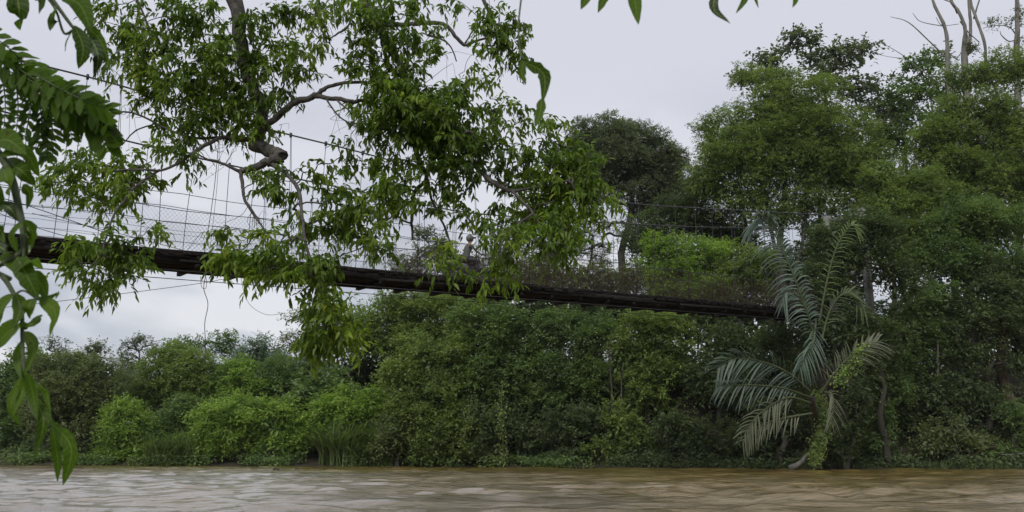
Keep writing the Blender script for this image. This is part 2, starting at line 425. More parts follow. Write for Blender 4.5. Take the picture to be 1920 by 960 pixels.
def grow(root_paths, targets, tip_r, up=0.12, wob=0.06):
    """attach each target to the nearest node already grown; radii by the pipe model.
    root_paths: list of (pts, radii) already there.  Returns list of (pts, radii)"""
    pos = []; par = []; fixed = []
    for pts, rad in root_paths:
        for i, p in enumerate(pts):
            pos.append(p); par.append(-1); fixed.append(True)
    pos = [np.asarray(p) for p in pos]; nroot = len(pos)
    A = np.array(pos); order = np.argsort([np.min(np.linalg.norm(A - t_, axis=1)) for t_ in targets])
    cap = len(pos) + len(targets) * 4 + 4
    arr = np.zeros((cap, 3)); arr[:nroot] = A; n = nroot; cnt = np.zeros(cap); prn = np.full(cap, -1); chains = []
    for k in order:
        t_ = targets[k]
        dd = np.linalg.norm(arr[:n] - t_, axis=1) + 0.5 * np.clip(arr[:n, 2] - t_[2], 0, None)
        j = int(np.argmin(dd)); s = arr[j]; L = np.linalg.norm(t_ - s)
        ids = [j]; pr = j
        for f in (0.3, 0.65, 1.0):
            q = s * (1 - f) + t_ * f
            if f < 1: q = q + np.array([0, 0, up * L * math.sin(f * math.pi)]) + rng.normal(size=3) * wob * L
            arr[n] = q; prn[n] = pr; pr = n; ids.append(n); n += 1
        chains.append(ids)
    for ids in chains:
        k = ids[-1]
        while k >= 0: cnt[k] += 1; k = prn[k]
    out_ = []
    for ids in chains:
        r = tip_r * np.sqrt(np.maximum(cnt[ids], 1)); r[0] = min(r[0], r[1] * 1.15) 
        out_.append((smooth_path(arr[ids], 2), np.interp(np.linspace(0, 3, 7), np.arange(4), r)))
    return out_

COVER = 1.15; LSC = 1.18
def crown_cloud(lobes, lf, wf, cover, flat=0.6, style='mid', subs=1.0, shell=0.55, clump=1.0, core=.8):
    """lobes: (centre, radii). returns sub-blob centres and leaf arrays"""
    SC, P0, AX, NR, RN = [], [], [], [], []
    for C, Rr in lobes:
        rm = (Rr[0] * Rr[2]) ** 0.5
        area = math.pi * Rr[0] * Rr[2]
        ns = max(4, int(subs * 11 * (1 + area / 14.0) ** 0.75))
        d = rdir(ns); d[:, 2] = d[:, 2] * 0.85 + 0.12; d = nrm(d)
        rr = rng.uniform(shell, 1.0, ns)[:, None]
        c = C + d * rr * Rr
        sr = clump * rng.uniform(.32, .56, ns) * rm * (11.0 / ns) ** 0.2
        n_leaf = int(cover * COVER * area / (lf * wf * 0.5 * 0.55))
        nt_ = max(ns * 3, n_leaf // 9)
        si = rng.choice(ns, nt_, p=sr**2 / (sr**2).sum())
        td = rdir(nt_); td[:, 2] = td[:, 2] * .8 + .2; td = nrm(td)
        tr_ = rng.uniform(.35, 1.0, nt_) ** .6
        tp = c[si] + td * (tr_ * sr[si])[:, None] * np.array([1, 1, flat])
        tw = nrm(td * .8 + rdir(nt_) * .7 + np.array([0, 0, .15]))
        q = 9
        TL = lf * rng.uniform(1.6, 3.2, nt_)
        s_ = (np.tile(np.arange(q), nt_) / (q - 1.0)); ti = np.repeat(np.arange(nt_), q)
        base = tp[ti] + tw[ti] * (s_ * TL[ti])[:, None] + np.array([0, 0, -1.0]) * (s_**2 * TL[ti] * .25)[:, None] + rng.normal(size=(len(ti), 3)) * lf * .22
        sgn = np.where(np.arange(len(ti)) % 2 == 0, 1.0, -1.0)[:, None]
        sd_ = nrm(np.cross(tw[ti], np.array([0, 0, 1.0]) + rng.normal(size=(len(ti), 3)) * .25))
        ax = nrm(sd_ * sgn * .9 + tw[ti] * .6 + rng.normal(size=(len(ti), 3)) * .3 + np.array([0, 0, -.22]))
        nr = nrm(np.array([0, 0, 1.0]) + rng.normal(size=(len(ti), 3)) * .45)
        back = (base[:, 1] > C[1] + .35 * Rr[1]) & (rng.uniform(size=len(base)) < .6); kp = ~back
        cl = rng.uniform(0, 1, ns)
        rn = np.clip(.45 * cl[si][ti] + .55 * rng.uniform(0, 1, len(ti)), 0, 1)
        SC.append(c); P0.append(base[kp]); AX.append(ax[kp]); NR.append(nr[kp]); RN.append(rn[kp])
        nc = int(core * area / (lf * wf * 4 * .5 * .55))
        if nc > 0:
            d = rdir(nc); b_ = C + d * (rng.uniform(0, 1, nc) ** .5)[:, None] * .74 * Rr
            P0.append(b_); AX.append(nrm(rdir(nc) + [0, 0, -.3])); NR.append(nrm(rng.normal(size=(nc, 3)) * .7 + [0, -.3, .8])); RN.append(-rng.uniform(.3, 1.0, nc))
    return np.concatenate(SC), np.concatenate(P0), np.concatenate(AX), np.concatenate(NR), np.concatenate(RN)

TOT = [0]
def tree(name, label, cat_, bpx, Yb, lobes, mat='mid', lf=.17, wf=.075, cover=2.3, flat=.6, bark=None, trunk_r=.14, group=None,
         lean=0.0, stems=1, subs=1.4, twigs=False, shell=.5, thick=1.0, kindname='crown', droop=0.0, tip_r=.012, clump=.8, core=.8):
    """bpx: photo column of the foot; lobes: (px, py, rx, ry[, dY]) in photo pixels at depth Yb"""
    bp_ = P(bpx, 860, Yb); bz = float(ground_z(np.array([bp_[0]]), np.array([Yb]))[0]) - 0.1
    base = np.array([bp_[0], Yb, bz])
    root = thing(name, label, cat_, base, group)
    lf *= LSC; wf *= LSC; L3 = []
    for lo in lobes:
        px, py, rx, ry = lo[:4]; dy = lo[4] if len(lo) > 4 else 0.0
        Yl = Yb + dy; s = Yl / F
        L3.append((P(px, py, Yl), np.array([rx * s, thick * (rx + ry) * .45 * s, ry * s]) * 1.06))
    SCc, p0, ax, nr, rn = crown_cloud(L3, lf, wf, cover, flat, subs=subs, shell=shell, clump=clump, core=core)
    big = np.where(rn < 0, 2.0, 1.0); rn = np.where(rn < 0, -rn * .6, rn)  # core leaves take lower tones, painting the crown interior darker
    L = lf * big * rng.uniform(.7, 1.25, len(p0)); W = wf * big * rng.uniform(.8, 1.2, len(p0))
    # leaves never below the water or in the ground
    gz = ground_z(p0[:, 0], p0[:, 1]); keep = p0[:, 2] > np.maximum(gz, 0) + .03
    p0, ax, nr, rn, L, W = p0[keep], ax[keep], nr[keep], rn[keep], L[keep], W[keep]
    V, T = leaf_quads(p0, ax, nr, L, W, droop=droop)
    TOT[0] += len(T)
    # trunks
    g = Geo(); tops = []
    cc = np.mean([l[0] for l in L3], axis=0); paths = []
    for s_ in range(stems):
        off = np.array([rng.uniform(-.5, .5), rng.uniform(-.3, .3), 0]) * (s_ > 0) * 1.2
        tgt = cc if stems == 1 else L3[s_ % len(L3)][0]
        tgt = tgt.copy(); H = tgt[2] - base[2]
        n = 8; f = np.linspace(0, 1, n)[:, None]
        pts = (base + off) * (1 - f) + tgt * f
        pts[:, 0] = (base + off)[0] + (tgt[0] - (base + off)[0]) * f[:, 0] ** 1.4 + lean * H * np.sin(f[:, 0] * math.pi)
        pts[1:-1] += rng.normal(size=(n - 2, 3)) * [.02 * H, .02 * H, 0]
        pts = smooth_path(pts, 2)
        rad = trunk_r * (1 - .65 * np.linspace(0, 1, len(pts))) * (1.25 if s_ == 0 else .8); rad[0] *= 1.4
        tube(g, pts, rad, 8, rough=.05); paths.append((pts[len(pts) // 3:], rad))
    bm_ = bark or BARK
    V_, f_ = g.out(); basepart(root, 'trunk', V_, f_, bm_, smooth=True)
    g = Geo()
    for pts, rad in grow(paths, SCc, tip_r):
        tube(g, pts, np.minimum(rad, trunk_r * .6), 5, cap=False)
    if twigs:
        idx = rng.choice(len(p0), min(len(p0) // 9, 1400), replace=False)
        for i in idx:
            j = np.argmin(np.linalg.norm(SCc - p0[i], axis=1)); a0, b0 = SCc[j], p0[i]
            mid = (a0 + b0) / 2 + rng.normal(size=3) * .08
            tube(g, [a0, mid, b0], [tip_r * .8, tip_r * .6, tip_r * .35], 3, cap=False)
    V_, f_ = g.out(); basepart(root, 'branch', V_, f_, bm_, smooth=True, kind='stuff')
    basepart(root, kindname, V, [(3, T)], LM[mat], rnd=np.repeat(rn, 4), kind='stuff')
    return root

# ------------------------------------------------------------------ the far bank, from left to right
# (name, label, category, foot px, depth, lobes, options)
TREES = [
 # --- left, far
 ('olive_tree', 'olive brown bushy tree standing in the water edge at the far left', 'tree', 150, 57,
  [(150, 735, 75, 60), (120, 700, 60, 45), (195, 720, 45, 55), (150, 800, 80, 60), (90, 770, 50, 60)], dict(mat='olive', lf=.17, wf=.07)),
 ('small_tree', 'dark green tree at the left edge of the picture behind the hanging leaves', 'tree', 30, 60,
  [(30, 740, 55, 70), (20, 810, 60, 50), (50, 690, 35, 35)], dict(mat='mid', lf=.2, wf=.09)),
 ('thin_crown_tree', 'slender see-through tree rising left of the rounded dark crown, far left', 'tree', 105, 84,
  [(105, 655, 26, 24), (95, 685, 32, 20), (120, 670, 18, 20)], dict(mat='grey', lf=.22, wf=.1, cover=.8, core=0, twigs=True, tip_r=.02)),
 ('thin_crown_tree', 'rounded dark crown just left of the gap in the far left treeline', 'tree', 178, 80,
  [(178, 658, 24, 18), (165, 690, 34, 28), (140, 700, 40, 25)], dict(mat='grey', lf=.2, wf=.1, cover=1.3)),
 ('tall_thin_tree', 'tall thin tree with sky showing through its tufted round crown', 'tree', 262, 86,
  [(245, 648, 20, 14), (270, 640, 22, 13), (288, 656, 16, 14), (240, 675, 18, 16), (262, 690, 30, 16)], dict(mat='grey', lf=.2, wf=.1, cover=1.1, core=0, twigs=True, tip_r=.02)),
 ('haze_tinted_tree', 'feathery tree in the gap beneath the tufted crown, leaves tinted blue for haze', 'tree', 245, 92,
  [(245, 710, 38, 35), (225, 745, 40, 40), (262, 750, 30, 40)], dict(mat='blue', lf=.3, wf=.1, cover=1.8)),
 ('broad_tree', 'broad yellow-green tree filling the middle of the left treeline', 'tree', 345, 60,
  [(340, 700, 75, 42), (300, 740, 55, 50), (385, 720, 50, 50), (350, 770, 80, 50), (330, 668, 45, 22)], dict(mat='fine', lf=.18, wf=.07, cover=2.5)),
 ('spreading_tree', 'tree with flat layered crown rising above the broad yellow-green tree', 'tree', 415, 72,
  [(415, 635, 40, 14), (395, 655, 50, 20), (440, 655, 30, 22), (350, 645, 28, 12), (320, 655, 25, 12)], dict(mat='mid', lf=.22, wf=.1, cover=1.4, core=0, flat=.4)),
 ('dark_round_tree', 'small dark round-topped tree right of the flat layered crown', 'tree', 490, 70,
  [(488, 655, 24, 26), (465, 680, 35, 30), (515, 680, 35, 28)], dict(mat='blue', lf=.2, wf=.09)),
 ('light_tree', 'light yellow-green rounded tree between darker ones on the left bank', 'tree', 455, 59,
  [(455, 695, 34, 28), (440, 725, 40, 30), (475, 730, 34, 28)], dict(mat='bright', lf=.17, wf=.07)),
 ('background_tree', 'green mid-height tree right of the light yellow-green one', 'tree', 530, 60,
  [(525, 705, 50, 35), (560, 720, 50, 38), (500, 740, 45, 30), (590, 690, 30, 25)], dict(mat='mid', lf=.19, wf=.08)),
 ('broadleaf_shrub', 'large-leafed green shrub clump below the mid-height tree', 'shrub', 590, 53.5,
  [(590, 735, 55, 35), (560, 760, 45, 30), (630, 750, 45, 40)], dict(mat='mid', lf=.30, wf=.15, cover=2.2)),
 ('river_shrub', 'bright green shrub hanging over the water right of the olive tree', 'shrub', 245, 54.5,
  [(230, 790, 45, 36), (255, 825, 55, 38), (215, 840, 35, 28), (235, 765, 24, 20)], dict(mat='bright', lf=.18, wf=.065, cover=2.3, flat=.26, subs=2.0, clump=.62, core=.45)),
 ('river_shrub', 'widest bright green feathery shrub with layered sprays over the water', 'shrub', 450, 52.5,
  [(440, 785, 70, 38), (500, 800, 75, 45), (420, 830, 60, 34), (560, 790, 55, 42), (390, 800, 40, 36), (545, 838, 40, 28), (470, 760, 40, 24)], dict(mat='bright', lf=.2, wf=.07, cover=2.2, flat=.26, subs=2.0, clump=.62, core=.45)),
 ('river_shrub', 'bright green shrub right of the widest one and left of the reeds', 'shrub', 625, 51.5,
  [(610, 780, 45, 40), (650, 765, 45, 40), (590, 820, 30, 30), (690, 780, 40, 38), (720, 750, 36, 34)], dict(mat='bright', lf=.17, wf=.07, cover=2.2, flat=.3, subs=1.8, clump=.65, core=.45)),
 ('dark_shrub', 'dark green shrub between the bright shrub and the gap on the left bank', 'shrub', 330, 56,
  [(320, 815, 45, 40), (345, 780, 40, 35), (300, 850, 30, 20)], dict(mat='mid', lf=.18, wf=.08)),
 # --- middle
 ('flat_topped_tree', 'pale-branched tree with flat open grey-green top under the bridge', 'tree', 655, 56,
  [(565, 600, 36, 14), (555, 640, 32, 14), (610, 590, 45, 22), (600, 650, 50, 30), (670, 640, 55, 26), (640, 610, 40, 20)], dict(mat='olive', lf=.19, wf=.07, cover=1.3, core=0, flat=.4, bark=BARK_PALE, twigs=True, stems=3, trunk_r=.11)),
 ('slope_tree', 'yellow-green tree just beneath the bridge deck at its middle', 'tree', 745, 55,
  [(720, 590, 60, 40), (780, 580, 60, 36), (840, 580, 55, 32), (690, 640, 50, 36), (760, 640, 70, 40), (830, 630, 70, 40)], dict(mat='fine', lf=.17, wf=.065, cover=2.5)),
 ('slope_tree', 'green tree behind the motorcycle rider rising above the deck', 'tree', 870, 58,
  [(800, 480, 46, 34), (870, 505, 45, 20), (760, 505, 34, 24), (950, 485, 45, 36), (900, 520, 80, 40), (820, 530, 70, 35), (800, 442, 26, 16)], dict(mat='grey', lf=.17, wf=.07, cover=1.7, core=.25, twigs=True)),
 ('slope_tree', 'brownish green tree above the deck right of the rider', 'tree', 1060, 52,
  [(1010, 520, 60, 36), (1090, 525, 60, 34), (1170, 530, 55, 34), (1040, 480, 40, 26), (960, 530, 45, 28)], dict(mat='olive', lf=.15, wf=.06, cover=2.0)),
 ('sparse_tree', 'sparse dark tree with sky showing through fine branches above the deck', 'tree', 1080, 60,
  [(1040, 460, 55, 40), (1090, 430, 50, 35), (1110, 480, 50, 30), (1000, 440, 40, 30), (1185, 445, 60, 36), (1245, 440, 50, 32)], dict(mat='grey', lf=.13, wf=.05, cover=.75, core=0, twigs=True, tip_r=.022)),
 ('dark_tree', 'tall dark grey-green tree with rounded crown left of the tallest canopy', 'tree', 1165, 62,
  [(1165, 245, 60, 34), (1115, 285, 60, 44), (1200, 290, 70, 50), (1240, 330, 55, 50), (1140, 340, 70, 44), (1210, 370, 80, 40), (1095, 255, 34, 30), (1265, 300, 24, 30), (1270, 360, 40, 40), (1180, 300, 80, 60), (1100, 330, 50, 60), (1240, 400, 60, 30)], dict(mat='grey', lf=.15, wf=.06, cover=2.2, trunk_r=.34, twigs=True, tip_r=.03)),
 ('edge_tree', 'dark rounded tree filling the dip between the dark tree and the tallest canopy', 'tree', 1290, 57,
  [(1290, 390, 60, 44), (1250, 425, 55, 36), (1330, 430, 60, 40), (1310, 350, 34, 36), (1370, 440, 60, 30), (1210, 455, 50, 40)], dict(mat='dark', lf=.16, wf=.065, cover=1.7, twigs=True)),
 ('bright_canopy_tree', 'light green bushy tree above the right part of the bridge', 'tree', 1290, 50,
  [(1270, 490, 60, 42), (1330, 480, 50, 34), (1240, 530, 50, 36), (1310, 540, 70, 34), (1230, 460, 30, 24)], dict(mat='bright', lf=.16, wf=.06, cover=2.5, flat=.45)),
 ('bright_canopy_tree', 'light green layered tree just left of the upright palm frond', 'tree', 1395, 49.5,
  [(1390, 490, 50, 34), (1420, 520, 45, 34), (1370, 540, 60, 34), (1440, 490, 30, 24)], dict(mat='fine', lf=.16, wf=.06, cover=2.5, flat=.45)),
 # --- right, tall
 ('tall_tree', 'tallest rounded canopy right of centre on several thin dark trunks', 'tree', 1480, 54,
  [(1480, 190, 100, 60), (1420, 240, 90, 70), (1550, 240, 90, 65), (1350, 290, 60, 60), (1480, 310, 110, 65), (1590, 320, 80, 60), (1390, 360, 80, 44), (1530, 370, 90, 40), (1320, 340, 50, 44), (1440, 150, 60, 36), (1400, 300, 90, 70), (1560, 300, 90, 70), (1480, 250, 110, 80), (1330, 240, 30, 30), (1450, 400, 100, 36), (1640, 380, 50, 40)],
  dict(mat='fine', lf=.14, wf=.055, cover=1.35, flat=.45, trunk_r=.22, stems=6, twigs=True)),
 ('large_leafed_tree', 'open-crowned large-leafed tree topping out behind the tallest canopy', 'tree', 1560, 60,
  [(1500, 80, 40, 26), (1545, 105, 60, 32), (1600, 105, 45, 34), (1440, 115, 36, 26), (1620, 165, 45, 30), (1560, 150, 60, 36), (1400, 150, 24, 18), (1650, 225, 50, 46)], dict(mat='grey', lf=.28, wf=.16, cover=1.25, core=.25, twigs=True, shell=.3, tip_r=.022, clump=.62, subs=1.5)),
 ('dark_crowned_tree', 'dark clumpy crown in front of the bare grey trunks', 'tree', 1730, 60,
  [(1720, 125, 34, 26), (1755, 110, 28, 26), (1700, 170, 50, 36), (1760, 165, 40, 40), (1680, 210, 40, 30), (1730, 215, 55, 36), (1690, 270, 55, 40), (1650, 270, 40, 40)], dict(mat='mid', lf=.24, wf=.13, cover=1.5, core=.25, twigs=True, clump=.7, subs=1.4)),
 ('right_tall_tree', 'tall light green canopy at the right edge below the bare trunks', 'tree', 1850, 52,
  [(1820, 150, 60, 36), (1890, 140, 60, 44), (1840, 215, 90, 55), (1780, 250, 70, 50), (1910, 240, 70, 70), (1760, 310, 70, 46), (1850, 320, 90, 55), (1930, 340, 60, 70), (1720, 360, 60, 44), (1800, 380, 90, 44), (1740, 270, 40, 40)],
  dict(mat='fine', lf=.14, wf=.055, cover=1.6, flat=.42, trunk_r=.25, twigs=True)),
 ('leaning_crown_tree', 'green tree with layered sprays between the two tallest canopies', 'tree', 1690, 49,
  [(1670, 390, 70, 44), (1730, 360, 60, 44), (1620, 440, 60, 44), (1700, 450, 80, 50), (1650, 330, 40, 36)], dict(mat='fine', lf=.15, wf=.055, cover=2.2, flat=.4)),
 ('shade_tree', 'dark green tree below the light canopy at the right edge', 'tree', 1840, 47.5,
  [(1800, 420, 80, 50), (1880, 430, 70, 60), (1770, 490, 80, 50), (1860, 510, 90, 55), (1930, 530, 50, 60)], dict(mat='mid', lf=.16, wf=.06, cover=2.2, flat=.45)),
 # --- understory wall under the bridge
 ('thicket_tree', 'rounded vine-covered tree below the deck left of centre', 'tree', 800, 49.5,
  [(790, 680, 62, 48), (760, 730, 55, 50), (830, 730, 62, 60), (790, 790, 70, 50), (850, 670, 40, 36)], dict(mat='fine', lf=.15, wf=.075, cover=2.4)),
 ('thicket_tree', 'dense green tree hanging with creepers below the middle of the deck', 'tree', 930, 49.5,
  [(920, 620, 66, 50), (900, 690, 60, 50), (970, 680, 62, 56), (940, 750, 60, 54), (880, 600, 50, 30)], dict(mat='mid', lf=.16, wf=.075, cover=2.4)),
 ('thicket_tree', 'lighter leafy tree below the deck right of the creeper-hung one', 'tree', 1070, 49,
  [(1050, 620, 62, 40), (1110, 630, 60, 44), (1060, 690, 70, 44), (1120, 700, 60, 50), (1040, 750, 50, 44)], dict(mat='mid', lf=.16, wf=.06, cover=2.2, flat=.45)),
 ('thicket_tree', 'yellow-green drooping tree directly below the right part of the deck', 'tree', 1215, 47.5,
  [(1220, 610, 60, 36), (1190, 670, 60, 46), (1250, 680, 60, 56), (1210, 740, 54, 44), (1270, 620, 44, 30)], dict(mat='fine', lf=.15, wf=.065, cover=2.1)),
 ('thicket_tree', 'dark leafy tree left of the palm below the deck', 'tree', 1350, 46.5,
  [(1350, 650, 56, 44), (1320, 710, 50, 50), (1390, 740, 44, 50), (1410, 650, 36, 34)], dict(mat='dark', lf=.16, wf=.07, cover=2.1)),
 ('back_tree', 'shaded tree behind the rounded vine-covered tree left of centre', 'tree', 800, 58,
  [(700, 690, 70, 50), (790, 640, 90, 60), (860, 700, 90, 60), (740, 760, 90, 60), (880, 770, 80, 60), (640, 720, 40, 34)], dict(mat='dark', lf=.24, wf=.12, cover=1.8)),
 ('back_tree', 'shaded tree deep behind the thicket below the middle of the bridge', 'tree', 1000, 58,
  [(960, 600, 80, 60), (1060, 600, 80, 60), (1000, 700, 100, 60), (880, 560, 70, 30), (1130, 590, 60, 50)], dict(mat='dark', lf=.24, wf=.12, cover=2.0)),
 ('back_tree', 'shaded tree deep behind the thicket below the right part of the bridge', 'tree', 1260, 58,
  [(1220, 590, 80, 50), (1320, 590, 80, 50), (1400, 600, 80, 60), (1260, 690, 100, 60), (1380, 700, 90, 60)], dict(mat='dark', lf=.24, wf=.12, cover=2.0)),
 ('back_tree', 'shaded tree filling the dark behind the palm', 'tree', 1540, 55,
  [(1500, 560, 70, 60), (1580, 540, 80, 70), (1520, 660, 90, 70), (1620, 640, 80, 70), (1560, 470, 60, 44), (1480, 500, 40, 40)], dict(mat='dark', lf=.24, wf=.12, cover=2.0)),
 ('back_tree', 'shaded tree behind the light green bushy trees above the deck', 'tree', 1350, 57,
  [(1240, 500, 70, 40), (1340, 500, 90, 50), (1450, 530, 80, 56), (1390, 455, 60, 22)], dict(mat='mid', lf=.22, wf=.11, cover=1.2)),
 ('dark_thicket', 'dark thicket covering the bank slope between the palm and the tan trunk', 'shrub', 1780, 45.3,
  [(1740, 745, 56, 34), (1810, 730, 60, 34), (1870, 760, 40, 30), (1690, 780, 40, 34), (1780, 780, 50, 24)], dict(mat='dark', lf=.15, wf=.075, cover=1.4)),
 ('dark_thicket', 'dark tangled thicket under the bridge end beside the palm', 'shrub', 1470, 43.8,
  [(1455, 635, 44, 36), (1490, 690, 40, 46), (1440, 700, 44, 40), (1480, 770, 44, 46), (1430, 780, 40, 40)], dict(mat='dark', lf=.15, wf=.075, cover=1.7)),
 ('back_tree', 'shaded tree filling the gaps between the two tallest canopies', 'tree', 1720, 57,
  [(1700, 390, 90, 70), (1820, 320, 100, 80), (1910, 260, 60, 80), (1640, 350, 50, 60), (1560, 430, 80, 44), (1900, 400, 60, 70)], dict(mat='mid', lf=.22, wf=.11, cover=1.1)),
 ('back_tree', 'shaded tree deep in the forest at the right edge', 'tree', 1800, 56,
  [(1740, 600, 90, 70), (1850, 600, 90, 70), (1920, 620, 60, 80), (1780, 700, 100, 60), (1900, 710, 70, 60), (1700, 480, 70, 60)], dict(mat='dark', lf=.24, wf=.12, cover=2.0)),
 ('bank_tree', 'green tree with hanging foliage right of the palm', 'tree', 1710, 46,
  [(1710, 600, 50, 44), (1730, 650, 44, 44), (1690, 680, 50, 44), (1660, 620, 30, 36), (1750, 560, 44, 36)], dict(mat='mid', lf=.15, wf=.07, cover=2.2)),
 ('bank_tree', 'bank tree spreading around the tan trunk at the right edge', 'tree', 1860, 45.5,
  [(1840, 600, 60, 40), (1900, 590, 50, 50), (1820, 660, 50, 26), (1920, 690, 30, 26), (1790, 620, 34, 24), (1870, 540, 60, 40)], dict(mat='dark', lf=.15, wf=.065, cover=1.9, flat=.45)),
 # --- shore shrubs
 ('shore_shrub', 'pale-leafed shrub touching the water right of the reeds', 'shrub', 745, 49.2,
  [(740, 820, 40, 36), (720, 845, 34, 24), (765, 795, 34, 28)], dict(mat='olive', lf=.14, wf=.09, cover=2.4)),
 ('shore_shrub', 'leafy shrub drooping into the water right of the pale-leafed one', 'shrub', 830, 48.6,
  [(830, 820, 50, 40), (860, 790, 44, 40), (810, 850, 34, 20), (880, 840, 24, 24)], dict(mat='fine', lf=.15, wf=.075, cover=2.3)),
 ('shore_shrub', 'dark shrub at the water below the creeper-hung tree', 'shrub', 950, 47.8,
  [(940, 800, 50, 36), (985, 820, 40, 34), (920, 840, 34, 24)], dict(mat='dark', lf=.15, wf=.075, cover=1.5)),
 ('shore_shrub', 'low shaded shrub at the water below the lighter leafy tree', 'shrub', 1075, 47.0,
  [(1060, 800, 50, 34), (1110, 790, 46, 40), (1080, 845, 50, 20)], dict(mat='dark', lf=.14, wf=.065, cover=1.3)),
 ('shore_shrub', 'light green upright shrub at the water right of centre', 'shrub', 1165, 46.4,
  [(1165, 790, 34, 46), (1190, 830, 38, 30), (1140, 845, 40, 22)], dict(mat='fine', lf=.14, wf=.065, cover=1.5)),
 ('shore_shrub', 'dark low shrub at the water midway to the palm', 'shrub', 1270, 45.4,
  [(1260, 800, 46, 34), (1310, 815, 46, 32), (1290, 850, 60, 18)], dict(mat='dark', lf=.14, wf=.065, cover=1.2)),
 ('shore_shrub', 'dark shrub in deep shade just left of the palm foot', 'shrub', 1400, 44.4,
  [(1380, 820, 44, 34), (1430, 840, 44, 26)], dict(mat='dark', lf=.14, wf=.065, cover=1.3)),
 ('shore_shrub', 'creeper-draped bush at the water right of the palm foot', 'shrub', 1650, 43.8,
  [(1650, 770, 26, 50), (1640, 830, 34, 30), (1675, 720, 26, 40)], dict(mat='mid', lf=.14, wf=.07, cover=1.5)),
 ('tower_tree', 'leafy tree wrapping the pale bridge tower right of the palm', 'tree', 1665, 43.1,
  [(1590, 480, 46, 50), (1550, 450, 34, 50), (1545, 520, 30, 40), (1610, 425, 50, 34), (1655, 450, 46, 50), (1690, 530, 40, 50), (1590, 620, 44, 40), (1660, 640, 50, 46), (1620, 700, 50, 40), (1575, 550, 26, 30)], dict(mat='dark', lf=.15, wf=.065, cover=2.0)),
 ('shore_shrub', 'dark bush hiding the foot of the taller palm', 'shrub', 1585, 41.7,
  [(1590, 800, 30, 40), (1575, 845, 34, 26), (1610, 750, 26, 36)], dict(mat='dark', lf=.15, wf=.075, cover=1.7)),
 ('shore_shrub', 'low bush below the tan trunk at the right edge', 'shrub', 1800, 43.9,
  [(1780, 815, 50, 26), (1740, 840, 40, 22), (1830, 830, 40, 20)], dict(mat='olive', lf=.13, wf=.055, cover=1.1)),
 ('shore_shrub', 'low leafy bush at the water at the right edge of the picture', 'shrub', 1900, 44,
  [(1895, 780, 30, 30), (1880, 850, 40, 16), (1925, 830, 30, 26)], dict(mat='mid', lf=.13, wf=.055, cover=1.0)),
]
for nm, lab, ct, bpx, Yb, lobes, opt in TREES:
    tree(nm, lab, ct, bpx, Yb, lobes, **opt)

# light grey bare trunks above the right-hand canopy, and a tan trunk at the right edge
def bare_tree(label, paths, Y, mat=BARK_PALE, name='bare_tree', leaves=None):
    b0 = P(paths[0][0][0], 700, Y); gz = float(ground_z(np.array([b0[0]]), np.array([Y]))[0])
    root = thing(name, label, 'tree', (b0[0], Y, gz - .1)); first = True
    for pp in paths:
        g = Geo(); pts = np.array([P(a_, b_, Y + (c_ if False else 0)) for a_, b_, c_ in pp]); r = np.array([c_ for *_, c_ in pp]) * Y / F / 2 * (.62 if name == 'bare_tree' else 1)
        if first: pts[0] = [b0[0], Y, gz - .1]
        if len(pp) > 2: pts[1:, 1] += rng.normal(size=len(pts) - 1) * .25
        sp = smooth_path(pts, 5); rr = np.interp(np.linspace(0, 1, len(sp)), np.linspace(0, 1, len(r)), r)
        tube(g, sp, rr, 8, rough=.06); V, f = g.out()
        basepart(root, 'trunk' if first else 'limb', V, f, mat, smooth=True); first = False
    if leaves:
        c, p0, ax, nr, rn = crown_cloud([(P(a_, b_, Y), np.array([rx, (rx + ry) * .5, ry]) * Y / F) for a_, b_, rx, ry in leaves], .16, .08, 1.4, .3, core=0)
        V, T = leaf_quads(p0, ax, nr, .16, .08); basepart(root, 'crown', V, [(3, T)], LM['grey'], rnd=np.repeat(rn, 4), kind='stuff')
    return root
bare_tree('leftmost bare grey trunk above the canopy with long thin side twigs',
  [[(1790, 700, 20), (1785, 400, 18), (1775, 130, 14), (1768, 60, 11), (1750, 0, 9), (1740, -70, 8)],
   [(1776, 110, 6), (1745, 75, 4), (1700, 45, 3), (1672, 28, 1.5)], [(1775, 95, 3), (1790, 110, 3), (1800, 100, 2)],
   [(1774, 50, 3), (1730, 38, 2.4), (1710, 26, 1.5)], [(1780, 170, 5), (1720, 120, 3), (1690, 105, 2.5), (1646, 86, 1.2)], [(1700, 110, 2), (1670, 104, 1.5), (1645, 100, 1)]], 58)
bare_tree('bare grey tree forking into three stems with a creeper clump at the fork',
  [[(1812, 700, 26), (1812, 300, 24), (1810, 105, 20), (1806, 60, 12), (1795, 25, 10), (1788, -10, 10), (1785, -70, 8)],
   [(1816, 100, 12), (1822, 50, 10), (1818, 10, 9), (1814, -60, 8)], [(1845, 150, 9), (1842, 95, 9), (1828, 40, 9), (1822, 0, 8), (1818, -60, 8)],
   [(1795, 25, 6), (1780, 10, 5), (1768, -10, 4), (1760, -50, 3)], [(1826, 35, 6), (1832, 10, 5), (1845, -20, 5)], [(1800, 40, 4), (1815, 60, 4), (1835, 80, 3)], [(1798, 45, 2), (1770, 44, 2), (1750, 38, 1.5)]], 59,
  leaves=[(1816, 90, 9, 10), (1826, 92, 5, 10)])
bare_tree('pale thick trunk near the right edge with one flat leafy side branch',
  [[(1912, 700, 24), (1912, 300, 22), (1908, 100, 18), (1905, 60, 16), (1906, 0, 12), (1912, -70, 10)],
   [(1905, 40, 7), (1901, 10, 7), (1896, -30, 6)], [(1904, 75, 4), (1890, 78, 4), (1875, 68, 3), (1874, 60, 2)], [(1908, 70, 5), (1895, 50, 3), (1870, 48, 2.5), (1845, 52, 1.5)]], 57,
  leaves=[(1870, 46, 32, 5), (1900, 40, 16, 8), (1918, 22, 14, 8), (1918, 100, 12, 30)])
